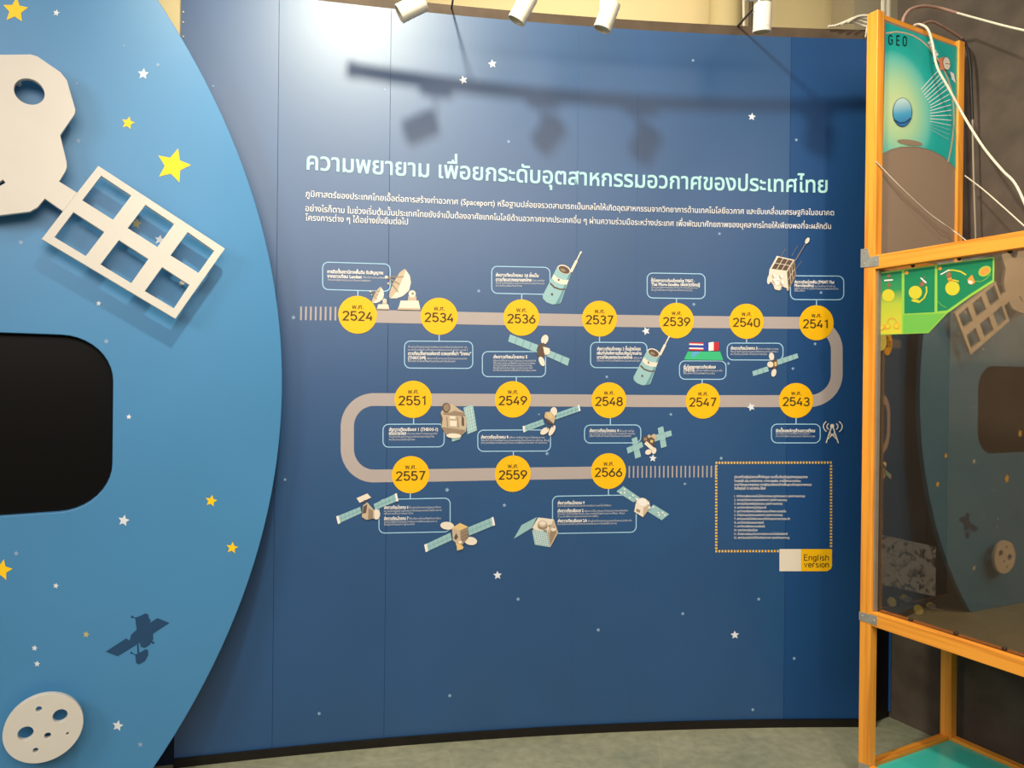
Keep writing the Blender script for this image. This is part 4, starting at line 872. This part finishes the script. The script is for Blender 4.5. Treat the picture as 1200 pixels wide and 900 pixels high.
for x, y in ((1021.2, 366), (1021.2, 418), (1021.2, 468), (1021.2, 516), (1021.2, 563.6), (1021.5, 615.7), (1021.5, 665.8), (1024.8, 316.5), (1070, 311), (1124.4, 303), (1183.6, 294.5), (1067, 726.8), (1119.8, 742.6), (1177, 760.6), (1025.5, 711.5)):
    mb = MB(); mb.lathe(on_plane(x, y, P0 + SS * 0.03, SS), -SS, [(0.0075, 0.0), (0.0070, 0.003), (0.004, 0.005), (0.0001, 0.0056)], 12); mb.build('screw', SCREW, case, smooth=True)

# poster on the end board
cr = crop(5, 1020, 20)
po = empty('poster', m_board(1080, 195), 'turquoise poster lettered GEO on the grey end board of the display case', 'poster')
pc = m_board(1052, 128); prad = (m_board(1052, 128) - m_board(1052, 60)).length
PGRAD = gradmat('poster print', pc, None, [(0.0, (214, 226, 164)), (0.40, (176, 216, 168)), (0.72, (104, 198, 184)), (0.84, (34, 176, 168)), (1.0, (24, 168, 162))], radial=prad * 1.2)
A = Art(m_board, base=0.001, step=0.0003)
arc_b = [(72, 800), (120, 775), (180, 760), (250, 758), (310, 766), (370, 785), (420, 812), (470, 855), (506, 895)]
A.poly(cr([(90, 32), (522, 183)] + arc_b[::-1]), PGRAD)
sheet = A.build('sheet', po)
A = Art(m_board, base=0.0016, step=0.0002)
for q in poly_line([(90, 95), (150, 86), (200, 92), (250, 108), (300, 138), (350, 185), (395, 245), (430, 305), (455, 365), (475, 430), (487, 520), (490, 610), (484, 690), (472, 770), (455, 850)], 9): A.poly(cr(q), TANP)
A.build('orbit_arc', po)
A = Art(m_board, base=0.002, step=0.0002)
ends = [(398, 312), (402, 342), (418, 356), (432, 372), (448, 390), (455, 420), (462, 452), (468, 482), (472, 514), (474, 545), (475, 575), (475, 605), (473, 635), (470, 662), (466, 690), (460, 718)]
for k, (x, y) in enumerate(ends):
    sx, sy = 296 + min(k, 6) * 9, 425 + k * 15.5
    A.poly(cr(seg(sx, sy, x, y, 4.5 if k < 12 else 3)), PWHITE if k < 13 else TEAL)
A.build('beam_lines', po)
A = Art(m_board, base=0.0026, step=0.0002)
for i, (pts, m_) in enumerate((([(333, 148), (350, 138), (400, 222), (382, 232)], PWHITE), ([(466, 318), (488, 330), (500, 388), (478, 366)], PWHITE), (seg(350, 205, 470, 350, 4), BRN), ([(400, 245), (432, 232), (442, 305), (412, 312)], mat('print coral', (216, 130, 92))), (ell(446, 272, 23, 40, -8), BRN), (ell(447, 272, 20, 37, -8), CRM), (seg(440, 272, 468, 275, 4), BRN), (seg(366, 268, 400, 275, 4), BRN))): A.poly(cr(pts), m_, i)
for q in ([(333, 148), (350, 138), (400, 222), (382, 232)],):
    for p_, m_ in panel_lines([q[0], q[3], q[2], q[1]], 5, 1, BRN, 2.5): A.poly(cr(p_), m_, 9)
A.build('satellite_drawing', po)
# plain blue ball in place of the drawn figure
bc = m_board(1057, 130)
A = Art(m_board, base=0.0026, step=0.0002)
A.poly(cr(ell(188, 558, 58, 86, 0, 32)), SILH, 0)
A.poly(cr(ell(188, 557, 54, 82, 0, 32)), gradmat('ball print', m_board(1055, 118), m_board(1060, 148), [(0.0, (196, 226, 226)), (0.5, (80, 170, 210)), (1.0, (40, 110, 180))]), 1)
for q in poly_line([(138, 600), (170, 622), (205, 618), (240, 592)], 9): A.poly(cr(q), SILH, 2)
A.build('ball_drawing', po)
A = Art(m_board, base=0.0026, step=0.0002)
A.poly(cr(ell(232, 735, 75, 16, 8, 24)), TAND); A.build('drawn_shadow', po)  # oval shadow drawn under the ball as part of the print
mb = MB()
for s, a, b in (('G', (108, 158), (128, 160.5)), ('E', (154, 162), (171, 164)), ('O', (191, 166), (211, 168.5))):
    V_, Q_, w_ = stroke_text(s, 0.14, 0.2); p0, p1 = cr([a])[0], cr([b])[0]
    mb.add([m_board(p0[0] + (p1[0] - p0[0]) * x / w_ + .2 * y, p0[1] + (p1[1] - p0[1]) * x / w_ - 10.6 * y, 0.002) for x, y in V_], Q_)
mb.build('lettering', BLACKTRIM, po, label='dark letters GEO')

# instruction sticker on the acrylic
cr = crop(4.5, 1010, 280)
st = empty('instruction_sticker', m_pane(1040, 390), 'green and yellow picture sticker on the acrylic below the upper rail', 'sticker')
A = Art(m_pane, base=0.0008, step=0.0003)
LIME = mat('sticker lime', (146, 196, 76), 0.4, 0.3, 0.01); DGRN = mat('sticker green', (30, 128, 86), 0.4, 0.3, 0.01); SYEL = mat('sticker yellow', (208, 196, 54), 0.4, 0.3, 0.01); LGRN = mat('sticker light green', (112, 182, 76), 0.4, 0.3, 0.01); SORG = mat('sticker orange', (226, 150, 62), 0.4, 0.3, 0.01); SBRN = mat('sticker brown', (150, 104, 72), 0.4, 0.3, 0.01)
A.poly(cr([(66, 180), (700, 94), (697, 226), (580, 300), (447, 395), (352, 496), (68, 508)]), LIME)
A.poly(cr([(218, 400), (440, 392), (350, 492), (218, 497)]), LGRN, 1)
A.poly(cr([(75, 186), (210, 169), (210, 500), (75, 502)]), gradmat('sticker fade', m_pane(1043, 320), m_pane(1043, 392), [(0.0, (30, 128, 86)), (0.28, (54, 142, 84)), (0.5, (176, 190, 60)), (1.0, (214, 198, 58))]), 1)
A.poly(cr([(224, 165), (385, 143), (383, 386), (224, 394)]), DGRN, 1)
A.poly(cr([(398, 140), (690, 102), (688, 216), (575, 288), (450, 376), (398, 382)]), DGRN, 1)
A.build('sheet', st)
def pictogram(items):
    A = Art(m_pane, base=0.002, step=0.0002)
    for pts, m_, l_ in items: A.poly(cr(pts), m_, l_)
    A.build('pictogram', st)
def lines(pts, w, m_, l_): return [(q, m_, l_) for q in poly_line(pts, w)]
pictogram([(ell(140, 298, 33), SYEL, 0), (ell(89, 197, 10, n=14), SORG, 0), (ell(142, 195, 10, n=14), SBRN, 1), (ell(142, 243, 10, n=14), SBRN, 1), (seg(142, 205, 142, 266, 3), SBRN, 1), (seg(118, 219, 163, 216, 7), PWHITE, 2)])
pictogram(lines([(135, 440), (140, 424), (158, 416), (176, 424), (183, 442)], 4, SORG, 1) + [(ell(100, 468, 22, 15, -12, 18), SORG, 1), (ell(100, 468, 18, 11, -12, 18), SYEL, 2), (ell(135, 460, 16, n=18), SORG, 1), (ell(135, 460, 12, n=18), SYEL, 2), (ell(183, 459, 16, n=18), SORG, 1), (ell(183, 459, 12, n=18), SYEL, 2), (seg(112, 474, 126, 462, 7), SORG, 3)])
pictogram([(ell(282, 282, 35), SYEL, 0), (ell(236, 178, 10, n=14), SORG, 0), (ell(318, 236, 17, 12, -50, 16), SBRN, 1), (seg(310, 205, 340, 232, 7), PWHITE, 2), (seg(332, 196, 300, 252, 4), SBRN, 1)] + lines([(265, 322), (300, 335), (328, 312), (342, 280), (340, 250)], 8, SYEL, 1) + [(ell(282, 326, 22, 8, 8, 16), SYEL, 0)])
pictogram([(ell(478, 260, 38), SYEL, 0), (ell(412, 155, 10, n=14), SORG, 0), (ell(458, 190, 13, 17, 0, 16), SBRN, 1), ([(450, 205), (470, 200), (482, 226), (456, 222)], SORG, 1), (seg(415, 188, 462, 162, 6), PWHITE, 2), ([(556, 215), (580, 188), (590, 208), (598, 230), (578, 242), (562, 236)], SORG, 2), (ell(572, 228, 13, 9, 20, 14), CRM, 3), (ell(648, 170, 36, 26, -32, 24), LIME, 1), (ell(648, 170, 29, 20, -32, 24), SORG, 2)] + lines([(456, 166), (480, 164), (520, 172), (550, 190)], 8, SYEL, 1) + lines([(456, 222), (478, 216), (512, 224)], 7, SYEL, 1) + lines([(404, 330), (420, 350), (445, 362)], 2, LIME, 1) + lines([(598, 222), (625, 226), (650, 214), (680, 186)], 3, LIME, 1))
A = Art(m_pane, base=0.0004)
A.poly(cr([(70, 509), (128, 506), (130, 555), (120, 582), (98, 592), (78, 575), (70, 560)]), mat('old yellow tab', (150, 130, 52), 0.5, 0.3), 0)
tag(A.build('sticker_tab', None), 'dull yellow tab below the green sticker', 'sticker')
A = Art(m_pane, base=0.0006)
A.poly([(1033.2, 626.7), (1097, 640.7), (1096.2, 699), (1033.2, 685)], residue_material())
tag(A.build('glue_residue', None), 'mottled grey square of glue left on the acrylic above the yellow wheels', 'glue residue')

# little wheeled model on the case floor
zf = ZL + 0.0012
rad = 0.021
def floor_hit(px, py, z): d = ray(px, py); return EYE + d * ((z - HC) / d.z)
w1 = floor_hit(1045, 705.4, zf + rad); w2 = floor_hit(1076.4, 714.6, zf + rad)
rv = empty('wheeled_model', (w1 + w2) / 2 - Vector((0, 0, rad)), 'small wheeled model with yellow hubs on the floor of the display case', 'model')
sdir = ((w2 - w1).cross(Vector((0, 0, 1)))).normalized()
if sdir.dot(SS) < 0: sdir = -sdir
for c in (w1, w2, w1 + sdir * 0.075, w2 + sdir * 0.075):
    near = c in (w1, w2)
    mb = MB(); mb.lathe(c, sdir, [(0.0165, 0.0), (rad, 0.001), (rad, 0.015), (0.016, 0.016), (0.0001, 0.016)], 28); wh = mb.build('wheel', TYRE, rv, smooth=True)
    mb = MB(); mb.lathe(c - sdir * 0.001, sdir, [(0.0001, 0), (0.006, 0), (0.0062, 0.0012), (0.017, 0.0012), (0.0182, 0.0), (0.0192, 0.003)], 28); mb.build('hub', HUBY, wh, smooth=True)
for c in (w1, w2):
    mb = MB(); mb.tube([c + sdir * 0.01, c + sdir * 0.08], 0.003, 8); mb.build('axle', STEEL, rv, smooth=True)
mid = sdir * 0.042
mb = MB(); d_ = (w2 - w1); mb.box(w1 + mid - sdir * 0.008 - Vector((0, 0, 0.004)) - d_ * 0.05, d_ * 1.35, sdir * 0.016, (0, 0, 0.009)); mb.build('chassis', TYRE, rv, bevel=0.001)
mb = MB(); mb.tube([w1 + mid + d_ * 0.1 + Vector((0, 0, 0.004)), w1 + mid + d_ * 0.05 + Vector((0, 0, 0.075))], 0.0018, 6); mb.build('mast', RODM, rv, smooth=True)
for t in (0.25, 1.15):
    mb = MB(); mb.box(w1 + mid + d_ * t - sdir * 0.012 + Vector((0, 0, 0.005)), d_ * 0.16, sdir * 0.024, (0, 0, 0.016)); mb.build('motor', STEEL, rv, bevel=0.002)
mb = MB(); mb.tube([w2 + mid + d_ * 0.1 + Vector((0, 0, 0.006)), w2 + mid + d_ * 0.62 + Vector((0, 0, 0.010))], 0.003, 6); mb.build('hitch', STEEL, rv, smooth=True)

# cables and cords at the case
def m_s(px, py, s): return on_plane(px, py, P0 + SS * s, SS)
def m_u(px, py, u): return on_plane(px, py, P0 + US * u, US)
def cable(name, pts, r, m_, lab, cat='cable'): return rod(name, catmull(pts, 8), r, m_, lab, cat, 10)
cable('thick_cable', [m_u(1071, 29.5, 0.012), m_u(1078, 28.6, 0.02), m_u(1087, 34, 0.05), m_u(1092.5, 50, 0.06), m_u(1098, 78, 0.07), m_u(1112, 104, 0.09), m_s(1130, 137, 0.42), m_s(1152, 172, 0.36), m_s(1174, 199, 0.32), m_s(1190, 216, 0.30), m_s(1206, 250, 0.28)], 0.0046, WHITECABLE, 'thick white cable hanging down across the turquoise poster')
cable('conduit_sleeve', [m_u(1057, 28, 0.018), m_u(1060.5, 18, 0.018), m_u(1068, 10.5, 0.02), m_u(1082, 7.3, 0.02), m_u(1100, 9.2, 0.03), m_s(1121, 15, 0.44)], 0.0058, CONDUIT, 'mauve cable sleeve arching above the end board', 'cable sleeve')
cable('thin_cable', [m_s(1121, 15, 0.44), m_s(1150, 23, 0.42), m_s(1178, 30.5, 0.40), m_s(1206, 37, 0.38)], 0.0040, WHITECABLE, 'white cable running right from the mauve sleeve end')
cable('grey_cable', [m_u(1080, 30, 0.0), m_u(1085, 26.5, -0.005), m_u(1094, 26, -0.01), m_u(1108, 33, -0.01), m_u(1121, 41, -0.01), m_u(1128, 46, -0.01)], 0.005, CONDUIT, 'short grey brown cable looped over the end board top')
cable('black_cable', [m_s(1128, 46, QS + .05), m_s(1134, 58, QS + .05), m_s(1137, 80, QS + .05), m_s(1138.5, 112, QS + .05), m_s(1139.5, 140, QS + .05)], 0.0055, BLACKCABLE, 'black cable hanging behind the end board')
cable('hanging_wire', [m_s(1139.5, 140, QS + .05), m_s(1140.5, 190, QS + .05), m_s(1142, 240, QS + .05), m_s(1143.5, 284, QS + .05)], 0.0035, mat('grey wire', (150, 138, 122), 0.5, 0.3), 'thin grey wire hanging below the black cable', 'wire')
cable('thin_string', [m_u(1026.5, 189.5, 0.047), m_u(1055, 219, 0.06), m_u(1085, 247, 0.06), m_u(1105, 262, 0.07), m_u(1122, 274, 0.09), m_s(1134.5, 284, 0.02)], 0.0024, WHITECABLE, 'thin white string from the front post down to the upper rail', 'string')
cable('thin_string', [m_s(1131, 206, QS), m_s(1152, 222, 0.42), m_s(1176, 243, 0.36), m_s(1206, 270, 0.28)], 0.0026, WHITECABLE, 'thin white string running right from the back post', 'string')
